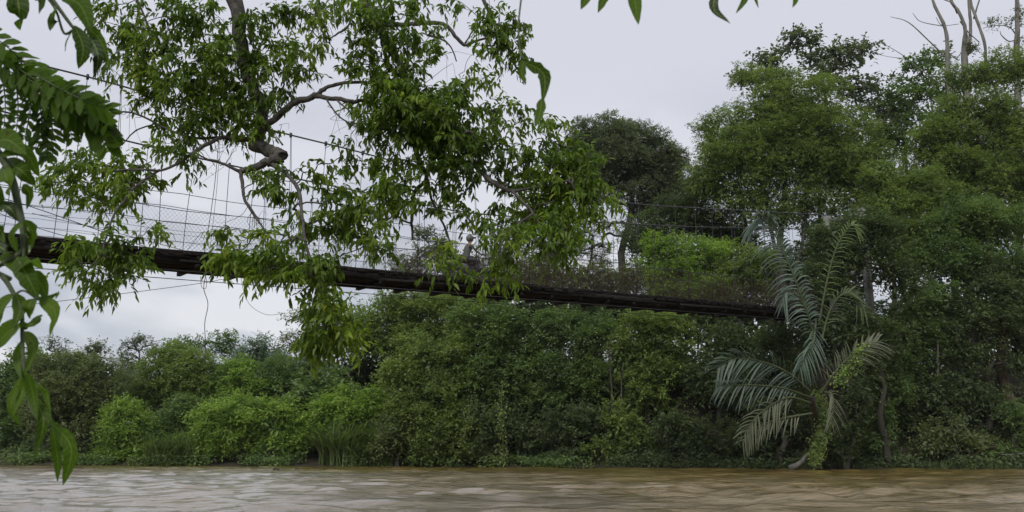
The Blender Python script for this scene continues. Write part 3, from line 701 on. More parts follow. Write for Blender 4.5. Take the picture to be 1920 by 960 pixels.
bare_tree('tan leaning trunk with split roots on the bank at the right edge',
  [[(1906, 830, 26), (1898, 770, 20), (1888, 700, 18), (1880, 650, 20), (1872, 600, 16), (1865, 540, 14), (1862, 470, 10)],
   [(1898, 770, 10), (1904, 800, 8), (1900, 838, 6)], [(1902, 765, 12), (1914, 790, 12), (1918, 840, 10)], [(1885, 720, 6), (1895, 760, 5), (1893, 830, 4)]], 46.2, BARK_TAN, 'leaning_tree')
bare_tree('thin pale forked stem on the bank right of the palm',
  [[(1782, 815, 7), (1772, 775, 6), (1766, 745, 6), (1762, 700, 5), (1755, 640, 3)], [(1772, 775, 4), (1755, 762, 3), (1750, 745, 2)], [(1766, 750, 4), (1782, 775, 3), (1790, 790, 2)]], 45.2, BARK_GREY, 'bare_sapling')
bare_tree('pair of thin grey stems showing in the thicket right of centre',
  [[(1160, 830, 5), (1158, 790, 4), (1150, 755, 4), (1145, 700, 3), (1138, 640, 2)], [(1168, 830, 4), (1170, 780, 4), (1165, 740, 3), (1168, 680, 2)]], 46.6, BARK, 'bare_sapling')

# reeds along the shore
def reeds(name, label, px0, px1, Y, h, n, mat='reed', hv=.35, cat_=None):
    c = P((px0 + px1) / 2, 870, Y)
    xa, xb = P(px0, 870, Y)[0], P(px1, 870, Y)[0]
    x = rng.uniform(xa, xb, n); y = far_shore(x) + rng.uniform(-.1, 3.0, n); z = np.maximum(ground_z(x, y), 0) - .05
    H = h * rng.uniform(1 - hv, 1 + hv * .6, n) * (.35 + 1.3 * vnoise(x * 1.3, y * 1.1, 9)); a_ = rng.uniform(0, 2 * math.pi, n); d = np.stack([np.cos(a_), np.sin(a_) * .7 - .3, 0 * a_], -1); bend = rng.uniform(.3, 1.0, n)
    s = np.linspace(0, 1, 5); W = (.04 if h > 1 else .03) * rng.uniform(.7, 1.3, n); side = nrm(np.cross(d, [0, 0, 1.0]))
    Vs = []
    for q in s:
        cpt = np.stack([x, y, z], -1) + d * (H * bend * q**2)[:, None] + np.array([0, 0, 1.0]) * (H * (q - .45 * bend * q**3))[:, None]
        ww = (W * (1 - q**2 * .95))[:, None]
        Vs += [cpt - side * ww, cpt + side * ww]
    V = np.stack(Vs, 1).reshape(-1, 3); b = np.arange(n)[:, None] * 10
    Q = np.concatenate([b + np.array([[2*k, 2*k+1, 2*k+3, 2*k+2]]) for k in range(4)])
    o = link(name, make_mesh(name, V, [(4, Q)], LM[mat], np.repeat(rng.uniform(0, 1, n), 10)))
    tag(o, label, cat_ or 'reeds', kind='stuff'); return o
reeds('reeds', 'pale green arching reeds at the water between the bright shrub and the pale-leafed shrub', 600, 735, 50.5, 2.1, 2600)
reeds('reeds', 'tall green grass at the water left of the widest bright shrub', 285, 385, 54, 1.7, 1300)
reeds('bank_grass', 'thin dark grass along the shaded middle of the far bank', 980, 1480, 46, .35, 900, 'dark', cat_='grass')  # both grass strips use the dark leaf colour to paint recess shade
reeds('bank_grass', 'grass and creepers coloured dark for shade on the bare soil bank at the far right', 1560, 1960, 43.5, .4, 1500, 'dark', cat_='grass')
# ground cover on the slope of the far bank
def cover(name, label, x0, x1, d0, d1, n, mat, lf, hh):
    rng = np.random.default_rng(n); x = rng.uniform(x0, x1, n); y = far_shore(x) + rng.uniform(d0, d1, n)
    k = fbm(x * .5, y * .5, 3, 77) > .42; x, y = x[k], y[k]; m_ = len(x)
    z = np.maximum(ground_z(x, y), 0.0) + rng.uniform(0.02, hh, m_) * (.4 + fbm(x * .9, y * .9, 2, 5))
    V, T = leaf_quads(np.stack([x, y, z], -1), nrm(rng.normal(size=(m_, 3)) * [1, 1, .5] + [0, -.3, 0]), nrm([0, -.4, 1.0] + rng.normal(size=(m_, 3)) * .4), lf * rng.uniform(.6, 1.3, m_), lf * .55)
    o = link(name, make_mesh(name, V, [(3, T)], LM[mat], np.repeat(rng.uniform(0, 1, m_), 4))); tag(o, label, 'ground cover', kind='stuff')
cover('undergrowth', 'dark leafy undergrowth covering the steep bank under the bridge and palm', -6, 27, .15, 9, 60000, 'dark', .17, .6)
cover('undergrowth', 'green undergrowth along the low left bank behind the shrubs', -46, -6, .15, 12, 40000, 'mid', .2, .7)
cover('creepers', 'creepers coloured dark for shade over the lowest edge of the right bank', 4, 27, .05, 1.6, 6000, 'dark', .12, .3)  # dark leaf colour paints the shade low on this bank

cover('creepers', 'green creepers trailing over the low muddy edge of the left bank into the water', -46, 4, -.5, 1.2, 26000, 'mid', .17, .7)
# fallen grey branch and litter on the right bank
def stick(name, label, pts, Y, r, mat, ct='branch'):
    root = None; g = Geo(); W_ = np.array([P(a_, b_, Y + c_) for a_, b_, c_ in pts]); c = W_[0].copy()
    tube(g, smooth_path(W_, 4) - c, np.linspace(r, r * .4, (len(pts) - 1) * 4 + 1), 6, rough=.1); V, f = g.out()
    o = link(name, make_mesh(name, V, f, mat, smooth=True), loc=c); tag(o, label, ct); return o
stick('fallen_branch', 'pale bare fallen branch lying on the soil at the right edge', [(1945, 848, 0), (1910, 851, .1), (1885, 853, 0), (1868, 849, .1)], 43.4, .05, BARK_PALE)
stick('fallen_branch', 'curved brown root over the hollow on the right bank', [(1815, 872, 0), (1830, 850, .2), (1860, 838, .3), (1880, 842, .3)], 43.4, .05, BARK_TAN)
stick('driftwood', 'dark snag sticking out of the water left of centre', [(508, 886, 0), (515, 879, 0), (522, 880, 0), (530, 885, 0)], 40, .05, BARK)
stick('driftwood', 'smaller dark snag sticking out of the water just right of the first', [(552, 885, 0), (556, 878, 0), (561, 883, 0)], 40, .04, BARK)
def vine(label, pts, Y, r, n, mat='fine', lf=.16, lw=.08):
    W_ = np.array([P(a_, b_, Y) for a_, b_ in pts]); sp = smooth_path(W_, 6); root = thing('hanging_vine', label, 'vine', W_[0])
    g = Geo(); tube(g, sp, r, 5); V, f = g.out(); basepart(root, 'stem', V, f, STEM, smooth=True)
    i = rng.integers(0, len(sp), n); p0 = sp[i] + rng.normal(size=(n, 3)) * .16
    V, T = leaf_quads(p0, nrm(rng.normal(size=(n, 3)) + [0, 0, -.9]), nrm(rng.normal(size=(n, 3)) + [0, -1, .6]), lf * rng.uniform(.6, 1.3, n), lw)
    basepart(root, 'foliage', V, [(3, T)], LM[mat], rnd=np.repeat(rng.uniform(0, 1, n), 4), kind='stuff')
vine('light leafy vine hanging almost to the water right of the drooping shrub', [(942, 720), (940, 780), (943, 830), (944, 868)], 46.6, .02, 240)
vine('pale vine dangling in front of the drooping shore shrub', [(885, 740), (878, 790), (868, 830)], 47.4, .02, 120, 'olive')
vine('leafy vine column hanging right of the palm fronds', [(1690, 690), (1672, 740), (1668, 790), (1650, 840)], 43.6, .02, 420, 'mid')
vine('bright vine climbing the palm stump above the water', [(1535, 740), (1545, 790), (1535, 830), (1525, 865)], 40.0, .03, 1300, 'fine', .15, .09)
vine('bright creeper growing over the right palm frond', [(1570, 720), (1590, 690), (1610, 665), (1625, 650)], 38.0, .02, 420, 'bright', .12, .08)
vine('yellow-green twig hanging below the deck midway to the palm', [(1265, 690), (1250, 720), (1240, 745)], 45.8, .015, 70, 'bright')

# ------------------------------------------------------------------ palm
def palm(label, bpx, tr, sel, mul):
    b = P(bpx, 872, 42.2); b[2] = 0.1
    root = thing('palm', label, 'palm', b)
    g = Geo(); tube(g, smooth_path(np.array([b + [0, 0, -.3]] + [P(*q) for q in tr]), 4), np.linspace(.20, .12, len(tr) * 4 + 1), 10, rough=.08)
    V, f = g.out(); basepart(root, 'trunk', V, f, BARK, smooth=True)
    # (path px,py,dY), leaflet length m, count, droop, width scale, material
    FR = [([(1530, 640, 0), (1505, 560, -.5), (1470, 475, -.9), (1440, 420, -1.1), (1425, 408, -1.2)], 1.35, 40, 1.4, 'palm', (1, 1)),
          ([(1535, 610, 0), (1550, 530, -.3), (1568, 465, -.6), (1592, 425, -.8), (1606, 424, -.9)], 0.75, 22, 1.15, 'mid', (1, 1)),
          ([(1530, 650, 0), (1518, 600, -.7), (1500, 560, -1.1), (1478, 545, -1.4), (1465, 560, -1.6)], 0.95, 20, 1.2, 'palm', (1, 1)),
          ([(1540, 640, 0), (1555, 585, -.2), (1575, 555, -.4), (1600, 550, -.5), (1620, 575, -.5)], 0.9, 22, 1.0, 'dark', (1, 1)),
          ([(1520, 735, 0), (1480, 700, -.5), (1430, 678, -.9), (1380, 672, -1.2), (1345, 690, -1.4)], 1.15, 36, .75, 'palmdull', (1, 1)),
          ([(1520, 745, 0), (1470, 728, -.8), (1420, 722, -1.2), (1380, 722, -1.5), (1348, 722, -1.7)], 0.85, 32, .9, 'palmdull', (1, 1)),
          ([(1520, 755, 0), (1480, 745, -.7), (1445, 760, -1.1), (1415, 785, -1.3), (1396, 812, -1.4)], 0.9, 26, .8, 'palmdry', (1, .6)),
          ([(1522, 775, 0), (1480, 782, -.6), (1440, 792, -1.0), (1410, 808, -1.2), (1392, 828, -1.3)], 0.7, 24, .6, 'palmdry', (1, .4)),
          ([(1538, 740, 0), (1560, 705, -.5), (1590, 672, -.8), (1620, 652, -1.0), (1644, 640, -1.1)], 1.0, 34, .7, 'palmdry', (1, 1)),
          ([(1545, 735, 0), (1560, 740, -.4), (1562, 765, -.6), (1558, 795, -.7)], 0.6, 14, 1.2, 'palmdry', (1, 1)),
          ([(1530, 600, 0), (1525, 640, -.8), (1512, 665, -1.1), (1500, 690, -1.3)], 0.8, 18, 1.2, 'palm', (1, 1))]
    FR = [FR[i] for i in sel]; total = 0
    for path, LL, n, dr, mt, sides in FR:
        W_ = np.array([P(a_, b_, 38.9 + c_) for a_, b_, c_ in path]); sp = smooth_path(W_, 8)
        g = Geo(); tube(g, sp, np.linspace(.055, .012, len(sp)), 5); V, f = g.out()
        fr = basepart(root, 'frond', V, f, STEM, smooth=True)
        tt = np.gradient(sp, axis=0); tt = nrm(tt)
        for s in (0, 1):
            if sides[s] <= 0: continue
            nn = int(n * (1 if s == 0 else sides[1]) / 2 * mul)
            for i in range(nn):
                if rng.uniform() < .07: continue
                f_ = .12 + .88 * (i + .5) / nn; k = f_ * (len(sp) - 1); k0 = min(int(k), len(sp) - 2); p0 = sp[k0] + (sp[k0 + 1] - sp[k0]) * (k - k0); t_ = tt[k0]
                upv = nrm(np.cross(np.cross(t_, [0, 0, 1.0]), t_)); sd0 = nrm(np.cross(t_, upv)); rl = R(62); sd_ = (sd0 * math.cos(rl) + nrm(np.cross(t_, [0, -1.0, .15])) * math.sin(rl) * (1 if sd0[1] else 1)) ; sd_ = nrm(nrm(np.cross(t_, [0, -1.0, .15])) * .9 + np.array([0, -.35, 0])) * (1 if s else -1)
                L = 1.2 * LL * (math.sin(math.pi * (.15 + .68 * f_)) ** .6) * rng.uniform(.85, 1.1)
                d = nrm(sd_ * .8 + t_ * (.5 + .4 * f_) + np.array([0, -.15, .1]) + rng.normal(size=3) * .12)
                ws = (.056 if dr > 1.3 else .040) * (LL / 1.0) ** .5
                V = []; seg = 5
                for q in range(seg + 1):
                    u = q / seg; c = p0 + d * L * u * (1 - .12 * u * dr) + np.array([0, 0, -1.0]) * L * dr * .5 * u**1.8
                    wd = ws * (1 - u**2.2 * .92) * (.55 + .45 * min(1, u * 5)); nsd = nrm(np.cross(d, [0.1, -.6, .8]))
                    V += [c - nsd * wd, c + np.array([0, 0, .3]) * wd, c + nsd * wd]
                Q = []
                for q in range(seg): a0 = q * 3; Q += [(a0, a0+1, a0+4, a0+3), (a0+1, a0+2, a0+5, a0+4)]
                subpart(fr, root, 'leaflet', V, [(4, np.array(Q))], LM[mt], rnd=np.full(len(V), rng.uniform(0, 1))); total += 1
    # old hanging boot at the water
    if 4 not in sel: return total
    g = Geo(); tube(g, smooth_path(np.array([P(1515, 850, 41.5), P(1500, 868, 41.2), P(1482, 878, 41.0)]), 4), np.linspace(.10, .28, 9) * .55, 6); V, f = g.out(); basepart(root, 'old_sheath', V, f, BARK_PALE, smooth=True)
    return total
n1_ = palm('taller palm with upright blue-green fronds in front of the bridge end', 1552, [(1548, 800, 41.6), (1542, 700, 40.6), (1533, 640, 39.4)], [0, 1, 2, 3, 10], 2.3)
n2_ = palm('lower palm with dull green fronds arching sideways over the water', 1528, [(1530, 820, 41.4), (1528, 780, 40), (1522, 745, 39)], [4, 5, 6, 7, 8, 9], 1.9)
print('LEAFLETS', n1_, n2_)

# ------------------------------------------------------------------ bridge
# near edge of the deck in plan: from px 60 to px 1440 its depth grows along a straight line
pts_top = [(60, 447), (300, 471), (640, 503), (960, 535), (1200, 552), (1440, 577)]
def invY(px): return 1 / 21.3 + (1 / 40.6 - 1 / 21.3) * (px - 60) / (1440 - 60)
E = np.array([P(px, py, 1 / invY(px)) for px, py in pts_top])
dirv = E[-1, :2] - E[0, :2]; SLEN = np.linalg.norm(dirv); dirv = dirv / SLEN; perp = np.array([-dirv[1], dirv[0]])
sE = (E[:, :2] - E[0, :2]) @ dirv
zfit = np.polyfit(sE, E[:, 2], 2)
WID = 1.35
def deck(s, off=0.0, dz=0.0):
    s = np.asarray(s, float)
    xy = E[0, :2] + s[..., None] * dirv + np.asarray(off)[..., None] * perp if np.ndim(off) else E[0, :2] + s[..., None] * dirv + off * perp
    return np.concatenate([xy, (np.polyval(zfit, s) + dz)[..., None]], -1)
S0, S1 = -5.0, SLEN + 8.5
D3 = np.array([dirv[0], dirv[1], 0.0]); P3 = np.array([perp[0], perp[1], 0.0]); Z3 = np.array([0, 0, 1.0])
broot = thing('suspension_bridge', 'old dark plank footbridge hung on steel cables across the river', 'bridge', deck(np.array(SLEN / 2), WID / 2))
s = S0; k = 0
nplank = 0
while s < S1:
    wdt = rng.uniform(.13, .21); g = Geo()
    zt = -0.02 + rng.uniform(-.012, .012); o0 = -rng.uniform(.0, .2); o1 = WID + rng.uniform(.02, .14)
    c = deck(np.array(s + wdt / 2), (o0 + o1) / 2, zt)
    ax = nrm(D3 + P3 * rng.normal() * .02); ay = nrm(P3 + D3 * rng.normal() * .015)
    box(g, c, ax, ay, Z3, wdt / 2 - .006, (o1 - o0) / 2, .02, jit=.004)
    V, f = g.out(); basepart(broot, 'plank', V, f, WOOD); nplank += 1
    s += wdt + rng.uniform(.004, .02)
    if rng.uniform() < .03: s += .05
# stringers in overlapping lengths, slightly out of line
for off in (0.06, .42, .92, WID - .06):
    s = S0
    while s < S1:
        L = rng.uniform(2.6, 3.6); sg = np.linspace(s, s + L, 4); g = Geo(); dz = -.16 + rng.uniform(-.035, .02)
        pts = deck(sg, off + rng.uniform(-.04, .04), dz)
        for q in range(3):
            pass
        a0, b0 = pts[0], pts[-1]; d = nrm(b0 - a0)
        box(g, (a0 + b0) / 2, d, nrm(np.cross(Z3, d)), nrm(np.cross(d, np.cross(Z3, d))), L / 2, .06, .12 + rng.uniform(0, .02), jit=.010)
        V, f = g.out(); basepart(broot, 'stringer', V, f, WOOD2); s += L - .15
# crossbeams
for s in np.arange(S0 + .4, S1, 1.45):
    g = Geo(); box(g, deck(np.array(s), WID / 2, -.33), D3, P3, Z3, .06, WID / 2 + .08, .055, jit=.006); V, f = g.out(); basepart(broot, 'crossbeam', V, f, WOOD2)
# kerb boards lying along both edges
for off in (-.03, WID + .03):
    s = S0
    while s < S1:
        L = rng.uniform(2.2, 3.4); g = Geo(); a0 = deck(np.array(s), off, .02 + rng.uniform(-.01, .03)); b0 = deck(np.array(s + L), off, .02 + rng.uniform(-.01, .03)); d = nrm(b0 - a0)
        box(g, (a0 + b0) / 2, d, nrm(np.cross(Z3, d)), Z3, L / 2, .018, .04, jit=.006); V, f = g.out(); basepart(broot, 'kerb_board', V, f, WOOD); s += L + .02
# long outer boards nailed under the plank ends
for z0_ in (-.085, -.20):
    s = S0
    while s < S1:
        L = rng.uniform(1.6, 3.8); g = Geo(); of = -.06 + rng.uniform(-.025, .02); a0 = deck(np.array(s), of, z0_ + rng.uniform(-.03, .02)); b0 = deck(np.array(s + L), of, z0_ + rng.uniform(-.03, .02)); d = nrm(b0 - a0)
        box(g, (a0 + b0) / 2, d, nrm(np.cross(Z3, d)), Z3, L / 2, .02, rng.uniform(.035, .06), jit=.012); V, f = g.out(); basepart(broot, 'fascia_board', V, f, WOOD2 if rng.uniform() < .7 else WOOD); s += L * rng.uniform(.95, 1.15)

def cable(name, pts, r, mat=WIRE, k=5, per=8, **kw):
    g = Geo(); tube(g, smooth_path(np.asarray(pts), per), r, k); V, f = g.out(); return basepart(broot, name, V, f, mat, smooth=True)
def s_of_px(px, off=0.0):
    """station whose point at the given offset shows in that photo column"""
    ss = np.linspace(S0 - 6, S1, 800); p = deck(ss, off); d = p - EYE; pxs = 960 + F * d[:, 0] / (d[:, 1] * CP + d[:, 2] * SP)
    return np.interp(px, pxs, ss)
def on_plane(px, py, off):
    """point over the deck edge at that offset, seen at photo pixel px, py"""
    s0 = s_of_px(px, off); 
    for _ in range(3):
        p = deck(np.array(s0), off); q = P(px, py, p[1]); s0 = s0 + (q[0] - p[0]) / D3[0] * .8
    return q
near_c = [(-150, 70), (0, 104), (205, 155), (350, 198), (505, 243), (650, 279), (800, 317), (1000, 357), (1200, 383), (1290, 389), (1450, 398), (1645, 408)]
far_c = [(-150, 170), (0, 208), (240, 265), (370, 296), (470, 318), (640, 352), (800, 385), (900, 401), (1100, 415), (1290, 425), (1450, 428), (1600, 432)]
NC = np.array([on_plane(a_, b_, -.08) for a_, b_ in near_c]); FC = np.array([on_plane(a_, b_, WID + .08) for a_, b_ in far_c])
cable('main_cable', NC, .026); cable('main_cable', FC, .026)
NCs, FCs = smooth_path(NC, 10), smooth_path(FC, 10)
def cab_z(C, x): return np.interp(x, C[:, 0], C[:, 2])
hs = np.arange(S0 + 1, SLEN + 5, 1.18)
for C, off in ((NCs, -.08), (FCs, WID + .08)):
    for s in hs:
        s_ = s + rng.uniform(-.12, .12); p = deck(np.array(s_), off, -.2); lean = rng.normal() * .12
        tx = p[0] + lean * D3[0]; top = np.array([tx, p[1] + lean * D3[1], cab_z(C, tx)])
        mid = (p + top) / 2 + rng.normal(size=3) * .03
        cable('suspender', [p, mid, top], .009, k=4, per=3)
        g = Geo(); box(g, top, D3, P3, Z3, .03, .03, .07); V, f = g.out(); basepart(broot, 'cable_clamp', V, f, WIRE)
        if rng.uniform() < .22:
            cable('suspender', [p + D3 * .15, mid + D3 * .07, top + D3 * .02], .006, k=4, per=3)
# hand ropes at several heights on both sides
ss = np.linspace(S0, SLEN + 6, 40)
for off in (-.08, WID + .08):
    for hz, r in ((1.62, .009), (1.20, .010), (.82, .005), (.62, .005), (.28, .005), (.06, .006)):
        cable('hand_rope', deck(ss, off, hz) + np.stack([0 * ss, 0 * ss, .03 * np.sin(ss * 1.7 + hz * 9)], -1), r, k=4, per=1)
# diagonal stay wires at the left
cable('stay_wire', [on_plane(-40, 360, -.1), on_plane(50, 385, -.1), on_plane(180, 430, -.1), on_plane(305, 474, -.1)], .011)
cable('stay_wire', [on_plane(-40, 385, -.1), on_plane(70, 427, -.1), on_plane(155, 452, -.1)], .009)
cable('stay_wire', [on_plane(60, 400, WID + .1), on_plane(240, 442, WID + .1), on_plane(420, 490, WID + .1)], .009)
cable('stay_wire', [on_plane(352, 468, -.1), on_plane(378, 435, -.1)], .007)
# sway cables just under the deck
cable('sway_cable', deck(ss, -.1, -.50), .011, k=4, per=1); cable('sway_cable', deck(ss, WID + .1, -.47), .011, k=4, per=1)
# wire mesh fence on both sides, rusty towards the far bank
def mesh_fence(off, s0, s1, z0, z1, mat, step=.12, r=.0028):
    g = Geo(); H = z1 - z0
    for sg in np.arange(s0, s1, step):
        for sgn in (1, -1):
            a0, a1 = (sg, sg + H * .9) if sgn > 0 else (sg + H * .9, sg)
            a0 = min(max(a0, s0), s1); a1 = min(max(a1, s0), s1)
            p = deck(np.array(a0), off, z0); q = deck(np.array(a1), off, z1); wv = D3 * r; hv = Z3 * 0; 
            n_ = P3 * r
            g.add([p - wv, p + wv, p + n_, q - wv, q + wv, q + n_], [(0, 1, 4, 3), (1, 2, 5, 4), (2, 0, 3, 5)])
    V, f = g.out(); return basepart(broot, 'wire_mesh', V, f, mat, kind='stuff')
sm = s_of_px(700)
for off in (-.08, WID + .08):
    mesh_fence(off, s_of_px(225), sm, .05, 1.2, WIRE)
    mesh_fence(off, sm, SLEN + 6, .05, 1.2, RUST, .09, .0045)
# rusty upright rods in the far part
for s in np.arange(sm, SLEN + 5, .8):
    cable('railing_post', [deck(np.array(s), -.06, 0), deck(np.array(s + rng.normal() * .03), -.06, 1.22 + rng.uniform(-.05, .15))], .013, RUST, k=4, per=2)
# loose wires hanging from the deck
cable('loose_wire', [P(388, 508, 23.9), P(382, 540, 23.9), P(390, 570, 23.9), P(384, 605, 23.9), P(385, 640, 23.9), P(384, 672, 23.9)], .010, per=5)
cable('loose_wire', [P(376, 518, 23.9), P(378, 538, 23.9), P(386, 540, 23.9), P(387, 524, 23.9), P(382, 510, 23.9)], .007, per=5)
cable('loose_wire', [P(-60, 584, 23), P(100, 566, 23.2), P(250, 548, 23.5), P(385, 530, 23.9), P(415, 524, 24.1), P(432, 529, 24.2)], .008, per=5)
cable('loose_wire', [P(425, 526, 24.1), P(440, 533, 24.2), P(430, 521, 24.1), P(455, 516, 24.4)], .006, per=5)
cable('loose_wire', [P(450, 512, 24.6), P(458, 550, 24.6), P(472, 575, 24.7), P(500, 590, 24.8), P(530, 588, 25), P(546, 586, 25)], .006, per=5)
# tower at the far end: two posts with a head beam, on the bank
TS = s_of_px(1652, -.3)
for off in (-.35, WID + .35):
    b_ = deck(np.array(TS), off); gz = float(ground_z(np.array([b_[0]]), np.array([b_[1]]))[0]); topz = max(NC[-1, 2], FC[-1, 2]) + .2
    g = Geo(); box(g, [b_[0], b_[1], (gz - .3 + topz) / 2], D3, P3, Z3, .16, .16, (topz - gz + .3) / 2); V, f = g.out(); basepart(broot, 'tower_post', V, f, CONC)
for zz in (topz - .35, np.polyval(zfit, TS) + 2.3):
    g = Geo(); box(g, deck(np.array(TS), WID / 2) * [1, 1, 0] + [0, 0, zz], D3, P3, Z3, .12, WID / 2 + .16, .12); V, f = g.out(); basepart(broot, 'tower_beam', V, f, CONC)

# ------------------------------------------------------------------ rider on a motorcycle
def simple_mat(name, col, rough=.6, metallic=0.0, spec=.4): return noise_mat(name, tuple(c * .75 for c in col), col, 12, rough, .1, spec=spec, metallic=metallic)
TYRE = simple_mat('tyre_rubber', (.02, .02, .02), .85); DARKMETAL = simple_mat('dark_metal', (.06, .06, .065), .4, .6); CHROME = simple_mat('dull_chrome', (.35, .35, .36), .3, .9)
FAIRING = simple_mat('grey_paint', (.16, .17, .18), .35); SEATM = simple_mat('seat_vinyl', (.025, .024, .024), .5); REDL = simple_mat('red_lens', (.35, .03, .02), .3); HELM = simple_mat('helmet_shell', (.10, .105, .10), .35)
def local_frame(root_loc):
    return lambda p: np.asarray(root_loc) + np.asarray(p, float)[..., :1] * D3f + np.asarray(p, float)[..., 1:2] * P3 + np.asarray(p, float)[..., 2:3] * Z3
s_r = s_of_px(880, .55)
r0 = deck(np.array(s_r), .55, .0)
slope = np.polyval(np.polyder(zfit), s_r); D3f = nrm(np.array([dirv[0], dirv[1], slope]))
TF = local_frame(r0)
def ell(g, c, r, n=10, m=7, rot=None):
    th = np.linspace(0, math.pi, m); ph = np.arange(n) * 2 * math.pi / n; V = []
    for t_ in th:
        for p_ in ph: V.append([math.sin(t_) * math.cos(p_) * r[0], math.sin(t_) * math.sin(p_) * r[1], math.cos(t_) * r[2]])
    V = np.array(V)
    if rot is not None: ca, sa = math.cos(rot), math.sin(rot); V = V @ np.array([[ca, 0, -sa], [0, 1, 0], [sa, 0, ca]]).T
    i = np.arange(m - 1)[:, None] * n; j = np.arange(n)[None]; j2 = (j + 1) % n
    g.add(TF(V + c), np.stack([i + j, i + n + j, i + n + j2, i + j2], -1).reshape(-1, 4))
bike = thing('motorcycle', 'dark grey motorcycle being ridden along the plank footbridge', 'motorcycle', r0)
def bpart(name, fn, mat, par=None):
    g = Geo(); fn(g); V, f = g.out()
    return basepart(bike, name, V, f, mat, smooth=True) if par is None else subpart(par, bike, name, V, f, mat, smooth=True)
for wx_ in (-.60, .64):
    an = np.linspace(0, 2 * math.pi, 25); ring = np.stack([wx_ + .27 * np.cos(an), 0 * an, .30 + .27 * np.sin(an)], -1)
    w_ = bpart('wheel', lambda g: tube(g, TF(np.array([[wx_, -.06, .30], [wx_, 0, .30], [wx_, .06, .30]])), .05, 8), DARKMETAL)
    bpart('tyre', lambda g: tube(g, TF(ring), .042, 8), TYRE, w_)
    bpart('rim', lambda g: tube(g, TF(ring * [1, 1, 1] * 1.0 + (np.array([wx_, 0, .30]) - ring) * .14), .014, 5), CHROME, w_)
    def spokes(g):
        for k in range(12):
            a_ = k * math.pi / 6; tube(g, TF(np.array([[wx_, .02 * (-1)**k, .30], [wx_ + .24 * math.cos(a_), 0, .30 + .24 * math.sin(a_)]])), .004, 3)
    bpart('spokes', spokes, CHROME, w_)
bpart('front_fork', lambda g: [tube(g, TF(np.array([[.64, y_, .30], [.50, y_, .66], [.40, y_, .95]])), .02, 6) for y_ in (-.07, .07)], CHROME)
bpart('handlebar', lambda g: tube(g, TF(smooth_path(np.array([[.26, -.36, 1.0], [.36, -.26, 1.02], [.40, 0, .97], [.36, .26, 1.02], [.26, .36, 1.0]]), 4)), .014, 6), DARKMETAL)
bpart('headlight', lambda g: ell(g, [.48, 0, .88], [.08, .10, .10]), CHROME)
bpart('fuel_tank', lambda g: ell(g, [.16, 0, .78], [.26, .13, .12], rot=.15), FAIRING)
bpart('seat', lambda g: ell(g, [-.30, 0, .77], [.40, .13, .06], rot=-.05), SEATM)
bpart('engine', lambda g: [ell(g, [.05, 0, .42], [.20, .14, .16]), ell(g, [.16, 0, .56], [.09, .09, .14])], DARKMETAL)
bpart('frame', lambda g: [tube(g, TF(np.array(p_)), .02, 6) for p_ in ([[.40, 0, .92], [.10, 0, .66], [-.35, 0, .68], [-.80, 0, .74]], [[.38, 0, .85], [.22, 0, .45], [.10, 0, .28], [-.25, 0, .30], [-.35, 0, .66]], [[-.60, .10, .30], [-.2, .10, .34]], [[-.60, -.10, .30], [-.48, -.12, .66]])], DARKMETAL)
bpart('side_cover', lambda g: [ell(g, [-.30, y_, .58], [.22, .03, .10], rot=-.2) for y_ in (-.11, .11)], FAIRING)
bpart('front_fender', lambda g: tube(g, TF(np.array([[.64 + .35 * math.cos(a_), 0, .30 + .33 * math.sin(a_)] for a_ in np.linspace(.1, 2.4, 9)])), .035, 6), FAIRING)
bpart('rear_fender', lambda g: tube(g, TF(np.array([[-.60 + .34 * math.cos(a_), 0, .30 + .36 * math.sin(a_)] for a_ in np.linspace(1.3, 3.0, 9)])), .04, 6), FAIRING)
bpart('exhaust_pipe', lambda g: tube(g, TF(np.array([[.2, -.12, .45], [.1, -.15, .25], [-.2, -.17, .24], [-.75, -.18, .34]])), [.02, .025, .03, .045], 8), CHROME)
bpart('tail_light', lambda g: ell(g, [-.93, 0, .76], [.05, .07, .045]), REDL)
for y_ in (-.3, .3): bpart('mirror', lambda g: [tube(g, TF(np.array([[.34, y_, 1.02], [.36, y_ * 1.1, 1.20]])), .008, 4), ell(g, [.36, y_ * 1.15, 1.22], [.02, .06, .04])], DARKMETAL)

m, t, out = new_mat('rider_clothes_and_skin')
tcx = N(t, 'ShaderNodeTexCoord'); sx = N(t, 'ShaderNodeSeparateXYZ'); Lk(t, tcx.outputs['Object'], sx.inputs[0])
def stepn(inp, thr):
    n_ = N(t, 'ShaderNodeMath', operation='GREATER_THAN'); n_.inputs[1].default_value = thr; Lk(t, inp, n_.inputs[0]); return n_.outputs[0]
def mixn(f, a_, b_):
    n_ = N(t, 'ShaderNodeMix', data_type='RGBA'); Lk(t, f, n_.inputs[0])
    for q, i_ in ((a_, 6), (b_, 7)):
        if isinstance(q, tuple): n_.inputs[i_].default_value = (*q, 1)
        else: Lk(t, q, n_.inputs[i_])
    return n_.outputs[2]
c_ = mixn(stepn(sx.outputs[2], .86), (.03, .032, .04), (.075, .085, .075))
c_ = mixn(stepn(sx.outputs[2], 1.37), c_, (.22, .13, .085))
pb = N(t, 'ShaderNodeBsdfPrincipled'); pb.inputs['Roughness'].default_value = .8; Lk(t, c_, pb.inputs['Base Color']); Lk(t, pb.outputs[0], out.inputs[0])
RIDER = m
def skinned(name, root, verts, edges, radii, mat, rootv=0):
    me = bpy.data.meshes.new(name); b = np.array(root.location)
    me.from_pydata([tuple(TF(np.array(v)) - b) for v in verts], edges, [])
    me.materials.append(mat); o = link(name, me, root)
    sk = o.modifiers.new('skin', 'SKIN'); sk.use_smooth_shade = True
    for i, r_ in enumerate(radii):
        me.skin_vertices[0].data[i].radius = (r_, r_ * .85)
        me.skin_vertices[0].data[i].use_root = (i == rootv)
    o.modifiers.new('sub', 'SUBSURF').levels = 1; o.modifiers['sub'].render_levels = 1
    return o
